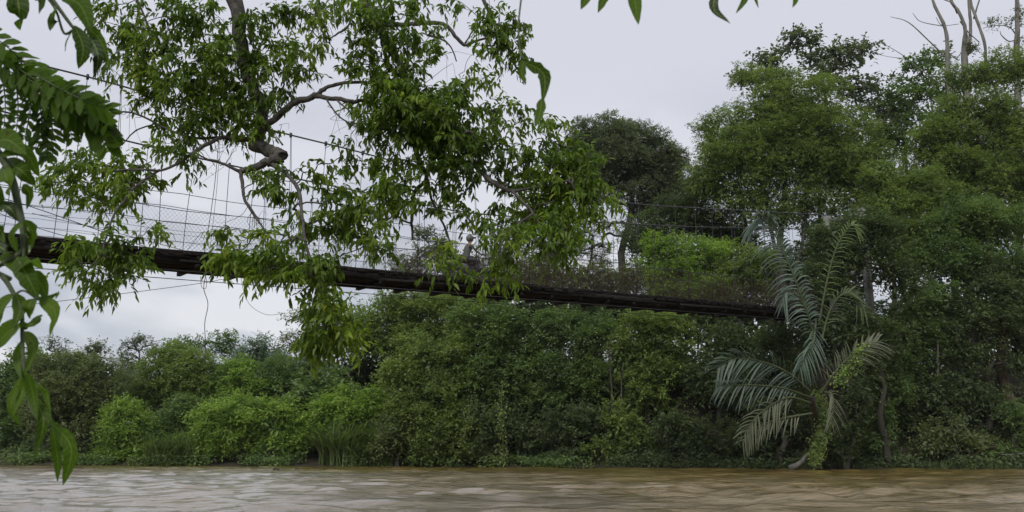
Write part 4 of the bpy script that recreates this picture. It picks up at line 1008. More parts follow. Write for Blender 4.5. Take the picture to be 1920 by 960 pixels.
rider = thing('person', 'person in helmet and grey clothes riding a motorcycle across the footbridge', 'person', r0)
Vr = [(-.16, 0, .86), (-.15, 0, 1.0), (-.10, 0, 1.18), (-.05, 0, 1.33), (-.02, 0, 1.42), (.02, 0, 1.50), (.03, 0, 1.60)]
Er = [(i, i + 1) for i in range(6)]; Rr_ = [.15, .13, .155, .12, .055, .085, .09]
for sg in (-1, 1):
    k = len(Vr); Vr += [(-.05, .19 * sg, 1.31), (.10, .27 * sg, 1.12), (.25, .31 * sg, 1.03), (.30, .31 * sg, 1.02)]; Er += [(3, k), (k, k+1), (k+1, k+2), (k+2, k+3)]; Rr_ += [.065, .048, .032, .03]
    for q in range(4):
        f_ = len(Vr); y_ = (.345 - .022 * q) * sg; l_ = [.9, 1.05, 1.0, .8][q]
        Vr += [(.34, y_, 1.035), (.34 + .03 * l_, y_, 1.02), (.345, y_, .985)]; Er += [(k+3, f_), (f_, f_+1), (f_+1, f_+2)]; Rr_ += [.010, .009, .008]
    f_ = len(Vr); Vr += [(.30, .275 * sg, .995), (.335, .27 * sg, .985)]; Er += [(k+3, f_), (f_, f_+1)]; Rr_ += [.011, .009]
    k = len(Vr); Vr += [(-.14, .10 * sg, .84), (.06, .17 * sg, .82), (.26, .20 * sg, .76), (.18, .19 * sg, .52), (.10, .18 * sg, .34), (.22, .19 * sg, .30)]
    Er += [(0, k), (k, k+1), (k+1, k+2), (k+2, k+3), (k+3, k+4), (k+4, k+5)]; Rr_ += [.10, .085, .06, .055, .04, .04]
skinned('body', rider, Vr, Er, Rr_, RIDER)
def rpart(name, fn, mat):
    g = Geo(); fn(g); V, f = g.out(); return basepart(rider, name, V, f, mat, smooth=True)
rpart('helmet', lambda g: ell(g, [.0, 0, 1.63], [.145, .125, .14], 14, 9), HELM)
rpart('helmet_peak', lambda g: ell(g, [.15, 0, 1.67], [.12, .10, .018], 12, 5, rot=-.2), HELM)
rpart('nose', lambda g: ell(g, [.135, 0, 1.55], [.02, .015, .022], 6, 5), RIDER)

# ------------------------------------------------------------------ the big tree hanging in over the river from the left
tb = np.array([-9.3, 6.2, 0.0]); tb[2] = float(ground_z(tb[:1], tb[1:2])[0]) - .1
over = thing('overhanging_tree', 'large overhanging tree with drooping leafy branches in front of the bridge', 'tree', tb)
def pp3(l, Y0): return np.array([P(q[0], q[1], q[3] if len(q) > 3 else Y0) for q in l])
LIMBS = [  # (px, py, thickness px, depth)
 [(440, -260, 40, 10.6), (425, -90, 36, 10.8), (440, 0, 30, 11), (452, 80, 27, 11), (464, 140, 25, 11), (486, 195, 23, 11), (490, 240, 24, 11), (478, 268, 26, 11), (500, 284, 26, 10.95), (522, 286, 25, 10.8), (526, 296, 22, 10.7), (500, 304, 18, 10.7), (470, 316, 13, 10.7), (448, 322, 9, 10.7)],
 [(488, 246, 16, 11), (515, 222, 13, 10.9), (555, 192, 13, 10.8), (590, 180, 12, 10.7), (612, 165, 8, 10.7), (645, 155, 7, 10.7), (700, 155, 6, 10.8), (745, 165, 5, 11)],
 [(590, 180, 10, 10.7), (640, 187, 9, 10.6), (672, 190, 8, 10.6), (700, 178, 6, 10.7), (738, 150, 5, 11)],
 [(612, 186, 4, 10.6), (632, 215, 3, 10.5), (660, 235, 3, 10.5)], [(632, 188, 4, 10.6), (655, 208, 3, 10.5)],
 [(530, 272, 4, 10.8), (521, 260, 3, 10.8)],
 [(482, 262, 10, 11), (440, 262, 9, 10.9), (415, 258, 8, 10.8), (380, 275, 8, 10.6), (355, 292, 7, 10.5), (310, 318, 5, 10.3), (265, 318, 4, 10.2), (210, 320, 4, 10.2)],
 [(415, 258, 7, 10.8), (360, 258, 5, 10.8), (310, 240, 4, 10.8), (275, 222, 4, 10.8), (240, 210, 3.5, 10.8), (205, 212, 3, 10.8)], [(290, 232, 3, 10.8), (255, 245, 3, 10.7), (230, 270, 2, 10.7)],
 [(450, 322, 8, 10.7), (456, 350, 7, 10.6), (458, 372, 6, 10.5), (478, 405, 6, 10.5), (492, 425, 4, 10.4), (510, 448, 3, 10.4)],
 [(505, 306, 10, 10.7), (530, 320, 9, 10.6), (550, 340, 8, 10.5), (562, 365, 7, 10.4), (566, 400, 6, 10.2), (572, 450, 6, 10.0), (590, 510, 5, 9.9), (620, 570, 5, 9.8), (640, 640, 4, 9.7)],
 [(450, 322, 7, 10.7), (415, 305, 5, 10.6), (385, 297, 4, 10.6), (365, 285, 3, 10.6)],
 [(300, 318, 5, 10.3), (255, 350, 5, 10.2), (235, 375, 5, 10.0), (215, 400, 4, 9.9), (200, 440, 4, 9.8), (190, 480, 3, 9.7)],
 [(690, -220, 34, 11.2), (680, -60, 24, 11.4), (700, 30, 18, 11.4), (722, 68, 18, 11.3), (738, 100, 18, 11.2), (750, 122, 15, 11.2), (765, 180, 13, 11.1), (775, 250, 12, 11), (785, 300, 11, 11), (800, 335, 9, 11), (778, 362, 8, 10.9), (772, 410, 6, 10.8), (774, 450, 4, 10.8)],
 [(712, 48, 9, 11.4), (760, 46, 9, 11.5), (800, 43, 9, 11.5), (830, 45, 8, 11.5), (850, 62, 8, 11.5), (870, 84, 7, 11.5), (895, 76, 5, 11.5), (930, 68, 4, 11.5)],
 [(800, 66, 5, 11.5), (825, 72, 4, 11.5), (845, 88, 3, 11.5), (856, 115, 2.5, 11.5)], [(870, 84, 3, 11.5), (885, 60, 3, 11.5), (896, 30, 2.5, 11.6)],
 [(660, 10, 7, 11.4), (655, 45, 6, 11.3), (635, 62, 4, 11.3), (618, 72, 2.5, 11.3)],
 [(775, 215, 10, 11), (850, 240, 11, 10.8), (885, 300, 11, 10.6), (905, 325, 11, 10.5), (930, 345, 10, 10.4), (960, 358, 8, 10.4), (1010, 350, 4, 10.4), (1060, 340, 3, 10.3)],
 [(960, 358, 6, 10.3), (1000, 400, 5, 10.2), (1030, 450, 4, 10.2)],
 [(802, 338, 7, 11), (812, 380, 5, 10.8), (835, 430, 4, 10.7), (850, 470, 3, 10.6)],
 [(870, -200, 12, 11.8), (890, -60, 9, 11.7), (915, 20, 7, 11.6), (945, 70, 5, 11.5)],
 [(1000, 400, 5, 10.2), (950, 440, 4, 10.2), (925, 500, 3, 10.1), (900, 520, 2.5, 10.1)],
 [(200, -160, 12, 10.6), (240, -40, 6, 10.8), (270, 30, 4, 10.9), (300, 90, 3, 10.9), (330, 150, 2.5, 10.9)],
]
fork = P(425, -300, 10.4)
trunk_pts = np.array([tb, [-9.5, 6.6, 2.6], [-9.0, 7.4, 5.2], [-7.6, 8.6, 7.6], fork + [-.6, -.3, .2], fork])
g = Geo(); sp = smooth_path(trunk_pts, 6); tube(g, sp, np.linspace(.36, .16, len(sp)), 12, rough=.04); V, f = g.out()
basepart(over, 'trunk', V, f, BARK_OVER, smooth=True)
paths = []
for i, l in enumerate(LIMBS):
    W_ = pp3([(a_, b_, 0, d_) for a_, b_, c_, d_ in l], 11); r_ = np.array([c_ * d_ / F / 2 for a_, b_, c_, d_ in l])
    if i in (0, 13): W_ = np.vstack([fork[None], W_]); r_ = np.concatenate([[r_[0] * 1.2], r_])
    if i == 21: W_ = np.vstack([pp3([(690, -220, 0, 11.2)], 11), W_]); r_ = np.concatenate([[r_[0]], r_])
    if i == 23: W_ = np.vstack([fork[None], W_]); r_ = np.concatenate([[r_[0]], r_])
    sp = smooth_path(W_, 5); rr = np.interp(np.linspace(0, 1, len(sp)), np.linspace(0, 1, len(r_)), r_)
    sp[1:-1] += rng.normal(size=(len(sp) - 2, 3)) * rr[1:-1, None] * .18
    g = Geo(); tube(g, sp, rr, 9, rough=.05); V, f = g.out(); basepart(over, 'limb', V, f, BARK_OVER, smooth=True)
    if l[-1][1] > -100: paths.append((sp[len(sp) // 4:], rr))
# leaf masses: px, py, rx, ry, density
ELL = [
 (210,30,50,40,.8),(300,22,70,46,1),(375,20,60,40,.9),(240,95,50,55,1),(300,115,60,60,1),(365,125,70,70,1.2),(425,165,66,75,1.2),(335,190,68,52,1.2),(400,225,68,40,1.1),(460,60,50,50,.8),(480,120,40,50,.9),
 (525,30,50,36,.8),(552,85,42,46,.9),(520,145,46,46,.9),(580,140,18,22,.7),(500,200,34,34,.8),(565,30,30,20,.6),(470,245,40,22,.6),
 (330,255,42,42,.9),(335,300,36,26,.8),(250,60,30,30,.8),(270,150,40,40,.9),
 (130,325,52,40,.9),(190,300,48,36,.9),(205,345,66,40,1.2),(255,330,44,32,1),(115,360,36,22,.9),(165,385,40,16,.7),(240,300,40,26,.7),
 (175,478,58,36,1.2),(215,500,50,32,1.1),(160,515,36,26,.8),(245,478,26,16,.8),(200,535,40,16,.6),(190,440,34,22,.6),(275,435,12,12,.3),
 (450,482,36,24,1.4),(420,438,12,12,.8),(470,500,26,18,1),(425,490,20,14,.8),
 (540,345,46,30,.9),(485,345,36,26,.7),(620,325,44,34,.9),(640,375,56,42,1.1),(600,410,42,28,.9),(660,430,46,46,1.1),(560,415,36,26,1.1),(520,330,30,24,.6),
 (545,485,56,32,1.1),(505,500,46,30,1),(590,500,40,36,1),(610,545,42,40,1.2),(620,600,52,44,1.3),(640,640,48,26,1.2),(590,625,36,30,1.0),(560,470,60,24,.6),(500,450,30,20,.35),
 (640,18,56,28,1.2),(720,18,58,36,1.1),(600,22,40,24,.7),(785,40,36,50,.8),(700,75,46,36,1),(770,90,44,46,1),(595,80,22,16,.8),(690,130,44,36,.9),(650,100,20,30,.5),
 (750,165,64,46,1.3),(820,185,66,50,1.3),(710,210,54,36,1.1),(780,235,74,52,1.4),(865,225,56,54,1.3),(850,285,56,48,1.3),(740,320,46,46,1.2),(910,262,36,36,1),(895,310,46,42,1.2),(685,240,36,30,.8),(665,280,26,20,.6),(700,300,26,26,.5),
 (920,180,30,36,.6),(935,230,30,36,.7),(840,370,40,36,.9),(800,330,30,36,.5),(775,395,26,26,.7),(725,385,36,36,1),(860,400,26,20,.5),(700,450,20,30,.5),(740,360,34,40,.9),
 (925,25,40,34,.9),(965,70,46,36,.9),(920,98,46,22,1),(985,90,28,26,.8),(850,2,38,8,.6),(880,145,36,22,.8),(940,45,30,30,.5),
 (955,300,30,52,.6),(1040,250,36,40,.9),(1020,300,46,46,1.1),(1075,310,56,40,1.4),(1105,360,48,40,1.5),(1060,380,56,44,1.5),(1000,370,46,46,1.2),(960,400,44,40,1.1),(1030,440,50,38,1.2),(1085,415,46,24,1.2),(920,420,26,30,.8),(940,450,36,32,.9),(1030,480,26,14,.7),(995,340,60,40,.8),(1090,290,36,20,.8),(985,225,20,24,.3),
 (440,110,34,50,.8),(465,190,34,34,.9),(440,40,30,40,.6),(760,210,70,60,1.1),(820,230,60,50,1.0),(700,170,50,50,.8),(720,60,40,40,.6),
 (892,528,20,14,1.2),(945,520,32,16,1.0),(836,466,22,30,.8),(842,500,26,16,.8),(940,495,30,22,.8),(720,478,16,20,.7)]
tg = []; 
for cx, cy, rx, ry, dn in ELL:
    n = max(3, int(dn * rx * ry * math.pi / (470 if 640 < cx < 1120 else 500))); a_ = rng.uniform(0, 2 * math.pi, n); q = np.sqrt(rng.uniform(0, 1, n))
    Yc = 10.9 if cx < 620 and cy < 300 else (9.9 if cy > 430 else 10.6)
    for k in range(n): tg.append(P(cx + rx * .92 * q[k] * math.cos(a_[k]), cy + ry * .92 * q[k] * math.sin(a_[k]), Yc + rng.normal() * (rx + ry) / 2 * Yc / F * .6))
tg = np.array(tg)
keep_paths = [(p_, r_) for p_, r_ in paths]
tw = grow(keep_paths, tg, .0032, up=.10, wob=.10)
g = Geo()
for p_, r_ in tw: tube(g, p_, np.minimum(r_, .03), 4, cap=False)
# dead bare twigs
for px_, py_, n_ in ((500, 235, 5), (420, 290, 12), (640, 225, 8), (860, 105, 6), (240, 215, 7), (480, 430, 9), (560, 480, 6), (610, 60, 6)):
    for k in range(n_):
        p0 = P(px_ + rng.normal() * 20, py_ + rng.normal() * 14, 10.7); d = nrm(rng.normal(size=3) * [1, .5, 1]); L = rng.uniform(.15, .5)
        j = np.argmin([np.min(np.linalg.norm(p_ - p0, axis=1)) for p_, r_ in paths]); pr = paths[j][0]; c0 = pr[np.argmin(np.linalg.norm(pr - p0, axis=1))]
        if np.linalg.norm(c0 - p0) > .8: continue
        tube(g, smooth_path(np.array([c0, (c0 + p0) / 2 + rng.normal(size=3) * .04, p0, p0 + d * L * .5 + rng.normal(size=3) * .03, p0 + d * L + [0, 0, -.05]]), 2), np.linspace(.0042, .0015, 9), 3, cap=False)
V, f = g.out(); basepart(over, 'twig', V, f, BARK_OVER, smooth=True, kind='stuff')
# leaf whorls at each twig tip: long drooping pointed leaves
PO, AX, NR, LL_, RN = [], [], [], [], []
tips = np.array([p_[-1] for p_, r_ in tw]); tdir = nrm(np.array([p_[-1] - p_[-3] for p_, r_ in tw])); tint = rng.uniform(0, 1, len(tips))
for tpt, td, ti in zip(tips, tdir, tint):
    for sh in range(5 if ti > .4 else 4):
        d0 = nrm(td * .5 + rng.normal(size=3) * .8 + [0, 0, .05]); Ls = rng.uniform(.08, .30); n = rng.integers(6, 10)
        f_ = np.linspace(.25, 1, n)[:, None]; base = tpt + d0 * Ls * f_ + np.array([0, 0, -1.0]) * Ls * .25 * f_**2
        ax = nrm(d0 * .45 + rdir(n) * .75 + np.array([0, 0, -.65])); PO.append(base); AX.append(ax); NR.append(nrm(rng.normal(size=(n, 3)) * .6 + [0, -.35, .7]))
        LL_.append(rng.uniform(.06, .112, n)); RN.append(np.clip(.75 * ti ** 1.3 + .4 * rng.uniform(0, 1, n), 0, 1))
PO, AX, NR, LL_, RN = map(np.concatenate, (PO, AX, NR, LL_, RN))
order = np.argsort(PO[:, 1] / LL_); near_i, rest = order[:300], order[300:]
V, T, Q = leaf_fine(PO[rest], AX[rest], NR[rest], LL_[rest], LL_[rest] * .37)
basepart(over, 'foliage', V, [(3, T), (4, Q)], LM['over'], rnd=np.repeat(RN[rest], 8), kind='stuff')
LEAFV = []
for k in range(6):
    V, T, Q = leaf_fine(np.zeros((1, 3)), np.array([[1.0, 0, 0]]), np.array([[0, 0, 1.0]]), 1.0, .40, bend=.12 + .05 * k)
    LEAFV.append(make_mesh('leaf', V, [(3, T), (4, Q)], LM['over'], np.full(8, k / 5)))
from mathutils import Matrix
for i in near_i:
    x_ = AX[i]; y_ = nrm(np.cross(NR[i], x_)); z_ = np.cross(x_, y_); L = LL_[i]; p = PO[i] - tb
    o = link('leaf', LEAFV[int(RN[i] * 5.99)], over)
    o.matrix_local = Matrix([[x_[0]*L, y_[0]*L, z_[0]*L, p[0]], [x_[1]*L, y_[1]*L, z_[1]*L, p[1]], [x_[2]*L, y_[2]*L, z_[2]*L, p[2]], [0, 0, 0, 1]])
print('OVER leaves', len(PO))

# ------------------------------------------------------------------ leaves close to the camera
def big_leaf(root, pts, wpx, Y, mat='near', bend=None, n=10, fold=.25, face=None, name='leaf', par=None, tone=None, nibble=0):
    """pts: photo points base, (middle), tip with optional depth offset"""
    W_ = np.array([P(q[0], q[1], Y + (q[2] if len(q) > 2 else 0)) for q in pts]); sp = smooth_path(W_, max(2, n // (len(W_) - 1))); n_ = len(sp)
    t_ = nrm(np.gradient(sp, axis=0)); fc = nrm(np.array(face if face is not None else [rng.normal() * .25, -1, .15 + rng.normal() * .25])); side = nrm(np.cross(t_, fc)); up = nrm(np.cross(side, t_))
    u = np.linspace(0, 1, n_); wd = (np.sin(np.pi * np.clip(u, 0, 1) ** .85) ** .7 * (1 - .25 * u)) * wpx * 1.12 * Y / F / 2; wd[0] = wpx * .05 * Y / F; wd[-1] = 0.0005
    jl = 1 + rng.normal(size=n_) * .04; jr = 1 + rng.normal(size=n_) * .04
    for _ in range(nibble): jl[rng.integers(2, n_ - 2)] *= rng.uniform(.6, .85); jr[rng.integers(2, n_ - 2)] *= rng.uniform(.6, .9)
    cols = [sp - side * (wd * jl)[:, None] + up * (wd * fold)[:, None], sp - side * (wd * jl * .5)[:, None] + up * (wd * fold * .75)[:, None], sp, sp + side * (wd * jr * .5)[:, None] + up * (wd * fold * .75)[:, None], sp + side * (wd * jr)[:, None] + up * (wd * fold)[:, None]]
    V = np.stack(cols, 1).reshape(-1, 3); Qs = [(i * 5 + c_, i * 5 + c_ + 1, (i + 1) * 5 + c_ + 1, (i + 1) * 5 + c_) for i in range(n_ - 1) for c_ in range(4)]
    rn = np.full(len(V), rng.uniform(0, 1) if tone is None else tone)
    if par is None:
        o = basepart(root, name, V, [(4, np.array(Qs))], LM[mat], rnd=rn, smooth=True)
        a1 = o.data.attributes.new('across', 'FLOAT', 'POINT'); a1.data.foreach_set('value', np.tile([-1, -.5, 0.001, .5, 1], n_).astype(np.float32))
        a2 = o.data.attributes.new('along', 'FLOAT', 'POINT'); a2.data.foreach_set('value', np.repeat(u + .001, 5).astype(np.float32))
        return o
    return subpart(par, root, name, V, [(4, np.array(Qs))], LM[mat], rnd=rn, smooth=True)
def stem(root, pts, r0_, r1_, Y, name='stem', mat=None, extra=None, par=None):
    W_ = np.array([P(q[0], q[1], Y + (q[2] if len(q) > 2 else 0)) for q in pts])
    if extra is not None: W_ = np.vstack([np.array(extra), W_])
    sp = smooth_path(W_, 5); g = Geo(); tube(g, sp, np.linspace(r0_, r1_, len(sp)) * Y / F / 2, 7); V, f = g.out()
    return basepart(root, name, V, f, mat or STEM, smooth=True) if par is None else subpart(par, root, name, V, f, mat or STEM, smooth=True)
nb_ = np.array([-2.3, .5, 0.0]); nb_[2] = float(ground_z(nb_[:1], nb_[1:2])[0]) - .05
near = thing('broad_leafed_tree', 'broad-leafed tree on the near bank whose oval leaves hang close at the left edge', 'tree', nb_)
g = Geo(); sp = smooth_path(np.array([nb_, [-2.35, .6, .9], [-2.2, .9, 1.7], [-1.9, 1.4, 2.5], [-1.3, 1.8, 2.75], [-.4, 2.0, 2.8], [.5, 2.1, 2.7], [1.1, 2.2, 2.55]]), 6); tube(g, sp, np.linspace(.09, .012, len(sp)), 9, rough=.04); V, f = g.out()
basepart(near, 'trunk', V, f, BARK_OVER, smooth=True)
YN = 2.0
stem(near, [(-60, 250), (0, 292), (22, 335), (36, 395), (42, 425), (40, 470), (-5, 500)], 22, 9, YN, extra=[[-2.2, .9, 1.7], [-1.6, 1.7, 1.75]])
stem(near, [(-30, 500), (5, 520), (25, 550), (40, 580), (42, 640), (46, 700), (55, 760), (75, 790), (95, 800)], 12, 4, YN, extra=[[-2.3, .8, 1.4], [-1.7, 1.7, 1.5]])
stem(near, [(28, 552), (45, 545), (70, 562)], 5, 3, YN); stem(near, [(42, 430), (45, 470), (40, 500)], 8, 5, YN)
stem(near, [(60, -60), (85, -20), (110, 15), (140, 55), (165, 78)], 14, 5, YN, extra=[[-1.6, 1.6, 2.65], [-1.25, 1.9, 2.4]])
stem(near, [(140, 55), (120, 62), (105, 20), (80, -15)], 6, 4, YN)
for pts, wpx, mt, tn, nb in [
  ([(-34, 288), (10, 262), (50, 290)], 50, 'near', .5, 0), ([(2, 290), (45, 285), (74, 332)], 32, 'near', .6, 0), ([(8, 300), (40, 320), (66, 348)], 34, 'near', .15, 1), ([(5, 312), (14, 340), (18, 367)], 30, 'near', .8, 0),
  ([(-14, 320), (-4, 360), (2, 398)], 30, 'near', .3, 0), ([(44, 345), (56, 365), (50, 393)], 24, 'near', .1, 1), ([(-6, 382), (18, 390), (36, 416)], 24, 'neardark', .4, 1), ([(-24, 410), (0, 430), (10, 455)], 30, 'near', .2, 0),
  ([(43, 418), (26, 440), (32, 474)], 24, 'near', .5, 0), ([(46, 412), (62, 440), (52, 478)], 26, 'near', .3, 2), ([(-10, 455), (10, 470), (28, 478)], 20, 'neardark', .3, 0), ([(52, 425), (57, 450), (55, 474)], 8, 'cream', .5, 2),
  ([(32, 512), (55, 488), (81, 505)], 26, 'near', .3, 0), ([(32, 482), (52, 520), (72, 560)], 36, 'near', .05, 0), ([(52, 512), (75, 530), (88, 562)], 32, 'near', .15, 0), ([(66, 560), (90, 560), (112, 548)], 14, 'near', .3, 1), ([(104, 560), (108, 552), (110, 545)], 12, 'near', .3, 0),
  ([(2, 478), (18, 490), (30, 512)], 26, 'near', .5, 0), ([(62, 560), (54, 575), (56, 598)], 24, 'near', .3, 0), ([(74, 560), (104, 585), (93, 632)], 27, 'near', .6, 1), ([(78, 590), (62, 606), (40, 612)], 17, 'near', .2, 1),
  ([(26, 552), (2, 580), (-8, 620)], 36, 'near', .6, 0), ([(30, 550), (38, 580), (24, 616)], 26, 'near', .05, 0), ([(38, 612), (14, 624), (-20, 662)], 40, 'near', .7, 0), ([(36, 605), (46, 612), (50, 618)], 14, 'near', .1, 0),
  ([(44, 622), (64, 650), (48, 700)], 24, 'near', .6, 0), ([(44, 640), (34, 670), (40, 710)], 22, 'near', .4, 0), ([(50, 690), (44, 730), (24, 780)], 20, 'near', .75, 0), ([(52, 700), (62, 740), (70, 790)], 22, 'near', .55, 0), ([(62, 745), (82, 790), (64, 862)], 24, 'near', .25, 0),
  ([(44, 700), (20, 760), (40, 800)], 14, 'near', .9, 0), ([(68, 716), (88, 740), (98, 800)], 16, 'near', .8, 0), ([(97, 792), (134, 840), (118, 910)], 34, 'near', .8, 1), ([(98, 800), (108, 860), (108, 904)], 18, 'near', .7, 0),
  ([(30, -22), (36, 20), (38, 57)], 40, 'near', .1, 0), ([(74, -14), (78, 5), (73, 26)], 26, 'near', .2, 0), ([(106, 12), (102, 35), (94, 58)], 27, 'near', .2, 0), ([(140, 48), (156, 90), (147, 129)], 30, 'near', .0, 0),
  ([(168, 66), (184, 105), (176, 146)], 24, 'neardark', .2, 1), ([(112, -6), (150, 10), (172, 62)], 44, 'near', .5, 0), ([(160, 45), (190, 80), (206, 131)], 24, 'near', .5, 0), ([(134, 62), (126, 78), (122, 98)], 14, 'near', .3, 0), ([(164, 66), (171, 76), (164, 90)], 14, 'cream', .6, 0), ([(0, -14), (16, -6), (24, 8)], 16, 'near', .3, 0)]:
    big_leaf(near, [(q[0], q[1], rng.normal() * .03) for q in pts], wpx, YN, mt, tone=tn, nibble=nb)
# twigs hanging from the high limb: top right leaves and the curled hanging leaf
stem(near, [(1110, -60), (1160, -45), (1192, -35)], 5, 4, YN, extra=[[.35, 2.05, 2.72], P(1060, -100, YN)]); stem(near, [(1290, -70), (1345, -30), (1400, -25), (1440, -28), (1485, -22)], 5, 3, YN, extra=[[.6, 2.1, 2.68]])
for pts, wpx, mt, tn in [([(1092, -42), (1100, -12), (1089, 18)], 26, 'near', .8), ([(1132, -45), (1134, -12), (1121, 24)], 25, 'near', .8), ([(1186, -38), (1190, 0), (1197, 46)], 30, 'near', .8), ([(1350, -28), (1338, 15), (1369, 44)], 19, 'neardark', .3), ([(1400, -24), (1396, 0), (1380, 25)], 13, 'near', .4), ([(1416, -26), (1416, -4), (1422, 15)], 9, 'near', .5), ([(1484, -22), (1492, -5), (1486, 14)], 15, 'near', .9)]:
    big_leaf(near, pts, wpx, YN, mt, tone=tn)
stem(near, [(985, -60), (977, 0), (972, 50), (975, 90), (982, 114)], 4.5, 3, YN, extra=[[.0, 2.05, 2.78]])
big_leaf(near, [(983, 112), (978, 135), (986, 159)], 17, YN, tone=.5, nibble=1); big_leaf(near, [(984, 116), (1020, 140), (1018, 192)], 27, YN, tone=.25, nibble=2); big_leaf(near, [(1016, 184), (1013, 210), (1003, 239)], 21, YN, tone=.7, nibble=1)
# feathery tree with pinnate leaves
fb = np.array([-3.3, 1.2, 0.0]); fb[2] = float(ground_z(fb[:1], fb[1:2])[0]) - .05
fea = thing('feathery_tree', 'feathery-leaved tree on the near bank with pinnate leaves at the upper left corner', 'tree', fb)
g = Geo(); sp = smooth_path(np.array([fb, [-3.35, 1.3, 1.0], [-3.0, 1.8, 2.0], [-2.2, 2.3, 2.6], P(-60, 60, 2.4)]), 6); tube(g, sp, np.linspace(.07, .008, len(sp)), 8, rough=.04); V, f = g.out(); basepart(fea, 'trunk', V, f, BARK_OVER, smooth=True)
NLF = [0]; EXTRA = Geo(); EXR = []
def pinnate(path, LLp, Wp, n, ang, Y, mat='near', tone=.5, sides=(1, 1), term=True, wob=.1):
    W_ = np.array([P(q[0], q[1], Y + (q[2] if len(q) > 2 else 0)) for q in path]); sp = smooth_path(W_, 8)
    g = Geo(); tube(g, sp, np.linspace(3.2, 1.4, len(sp)) * Y / F / 2, 5); V, f = g.out(); fr = basepart(fea, 'compound_leaf', V, f, STEM, smooth=True)
    t_ = nrm(np.gradient(sp, axis=0)); s_ = Y / F
    for i in range(n):
        k = (i + .6) / n * (len(sp) - 1); k0 = min(int(k), len(sp) - 2); p0 = sp[k0] + (sp[k0 + 1] - sp[k0]) * (k - k0); tt = t_[k0]; side = nrm(np.cross(tt, [0, -1, .1]))
        for sg in (-1, 1):
            if not sides[0 if sg < 0 else 1]: continue
            L = LLp * s_ * rng.uniform(.85, 1.12) * (.75 + .25 * math.sin(math.pi * (i + .5) / n)); d = nrm(side * sg * math.sin(R(ang)) + tt * math.cos(R(ang)) + rng.normal(size=3) * wob)
            u = np.array([0, .25, .6, .85, 1.0]); c = p0 + d * L * u[:, None] + np.array([0, 0, -1.0]) * L * .10 * (u**2)[:, None]; wd = np.array([.1, .8, 1.0, .55, .02]) * Wp * s_ / 2; sd_ = nrm(np.cross(d, [rng.normal() * .3, -1, .3 + rng.normal() * .3])); up = nrm(np.cross(sd_, d))
            V = np.stack([c - sd_ * wd[:, None] + up * wd[:, None] * .3, c, c + sd_ * wd[:, None] + up * wd[:, None] * .3], 1).reshape(-1, 3); Q = [(a_ * 3 + b_, a_ * 3 + b_ + 1, a_ * 3 + b_ + 4, a_ * 3 + b_ + 3) for a_ in range(4) for b_ in (0, 1)]
            rv = np.full(len(V), np.clip(tone + rng.normal() * .2, 0, 1))
            if NLF[0] < 298: subpart(fr, fea, 'leaflet', V, [(4, np.array(Q))], LM[mat], rnd=rv, smooth=True); NLF[0] += 1
            else: EXTRA.add(V, Q); EXR.append(rv)
for path, tone in [([(-40, 70), (30, 110), (95, 170), (160, 205), (205, 235)], .8), ([(-40, 95), (40, 140), (110, 190), (170, 235), (200, 275)], .7), ([(-50, 45), (10, 85), (70, 140), (140, 180), (200, 205)], .85), ([(100, 180), (150, 205), (185, 235), (202, 280)], .75),
  ([(-50, 85), (20, 120), (90, 165), (150, 195), (196, 240)], .9), ([(-40, 110), (30, 140), (90, 185), (140, 215), (180, 250)], .5), ([(40, 125), (110, 165), (165, 190), (208, 215)], .8), ([(60, 150), (130, 190), (180, 215), (208, 262)], .65)]:
    pinnate([(a_, b_, rng.normal() * .05) for a_, b_ in path], 42, 16, 16, 46, 2.4, tone=tone)
stem(fea, [(-60, 90), (20, 150), (60, 175), (85, 190), (96, 205)], 14, 6, 2.5, mat=BARK_OVER)
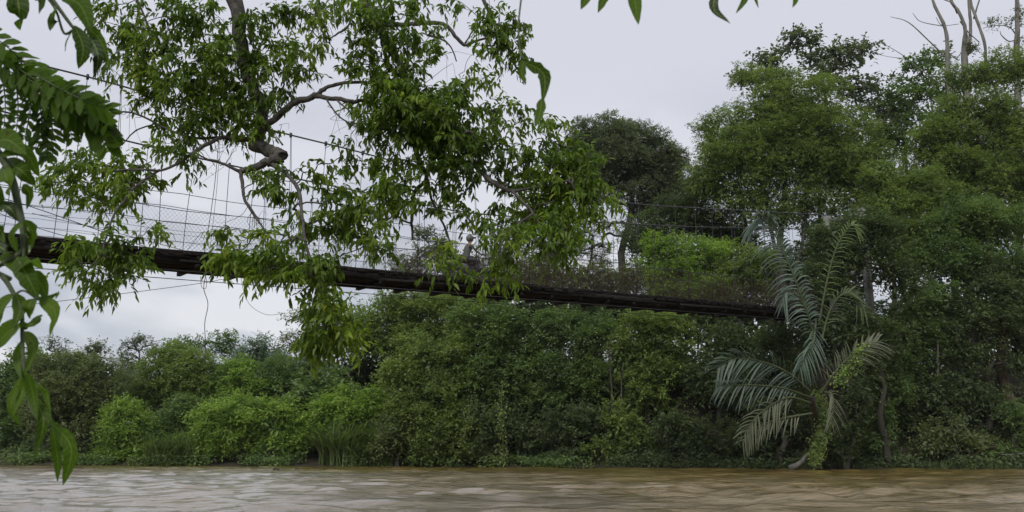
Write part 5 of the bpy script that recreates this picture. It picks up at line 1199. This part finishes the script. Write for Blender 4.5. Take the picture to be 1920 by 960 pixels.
for path, LLp, sd in [([(52, 165), (58, 200), (46, 260)], 21, (1, 1)), ([(92, 200), (98, 240), (94, 296)], 24, (1, 1)), ([(6, 150), (10, 200), (5, 262)], 22, (1, 1)), ([(30, 155), (34, 205), (28, 268)], 20, (1, 1)), ([(72, 185), (78, 230), (66, 280)], 21, (1, 1)), ([(120, 195), (128, 225), (136, 262)], 20, (1, 1)), ([(-14, 160), (-10, 220), (-16, 270)], 20, (1, 1)), ([(85, 200), (84, 250), (86, 300)], 20, (1, 1))]:
    pinnate(path, LLp * 1.25, 11.5, 9, 50, 2.55, tone=.2, sides=sd)
if EXTRA.n:
    V, f = EXTRA.out(); basepart(fea, 'leaflets', V, f, LM['near'], rnd=np.concatenate(EXR), smooth=True, kind='stuff')
print('LEAFLET count', NLF)

# ------------------------------------------------------------------ thin humid haze over the valley
hm = bpy.data.materials.new('humid_air'); hm.use_nodes = True; t = hm.node_tree; t.nodes.clear()
out = N(t, 'ShaderNodeOutputMaterial'); pv = N(t, 'ShaderNodeVolumePrincipled'); pv.inputs['Color'].default_value = (0.86, 0.89, 0.95, 1); pv.inputs['Density'].default_value = HAZE
Lk(t, pv.outputs[0], out.inputs['Volume'])
hx, hy0, hy1, hz0, hz1 = 905, -305, 905, -4.0, 75.0
V = [(-hx, hy0, hz0), (hx, hy0, hz0), (hx, hy1, hz0), (-hx, hy1, hz0), (-hx, hy0, hz1), (hx, hy0, hz1), (hx, hy1, hz1), (-hx, hy1, hz1)]
me = make_mesh('haze', V, [(4, np.array([(0,3,2,1),(4,5,6,7),(0,1,5,4),(1,2,6,5),(2,3,7,6),(3,0,4,7)]))], hm)
tag(link('haze', me), kind='stuff')

GROUPS = {'thin_crown_tree': 'slender trees far behind the left bank', 'river_shrub': 'bright shrubs over the water on the left bank', 'slope_tree': 'trees on the slope around the middle of the bridge',
 'bright_canopy_tree': 'light green trees above the right part of the deck', 'thicket_tree': 'thicket trees below the deck', 'back_tree': 'shaded trees deep in the forest', 'bank_tree': 'trees on the right bank',
 'shore_shrub': 'shrubs along the far waterline', 'dark_thicket': 'dark thickets on the right bank', 'bare_tree': 'bare trunks above the right canopy', 'bare_sapling': 'thin bare stems on the far bank',
 'hanging_vine': 'vines and creepers on the far bank', 'palm': 'palms at the bridge end', 'driftwood': 'snags in the river'}
for o in bpy.data.objects:
    if o.parent is None and 'category' in o and o.name.split('.')[0] in GROUPS: o['group'] = GROUPS[o.name.split('.')[0]]

print('TRIS', sum(len(o.data.polygons) for o in bpy.data.objects if o.type == 'MESH'), 'tree leaves', TOT)
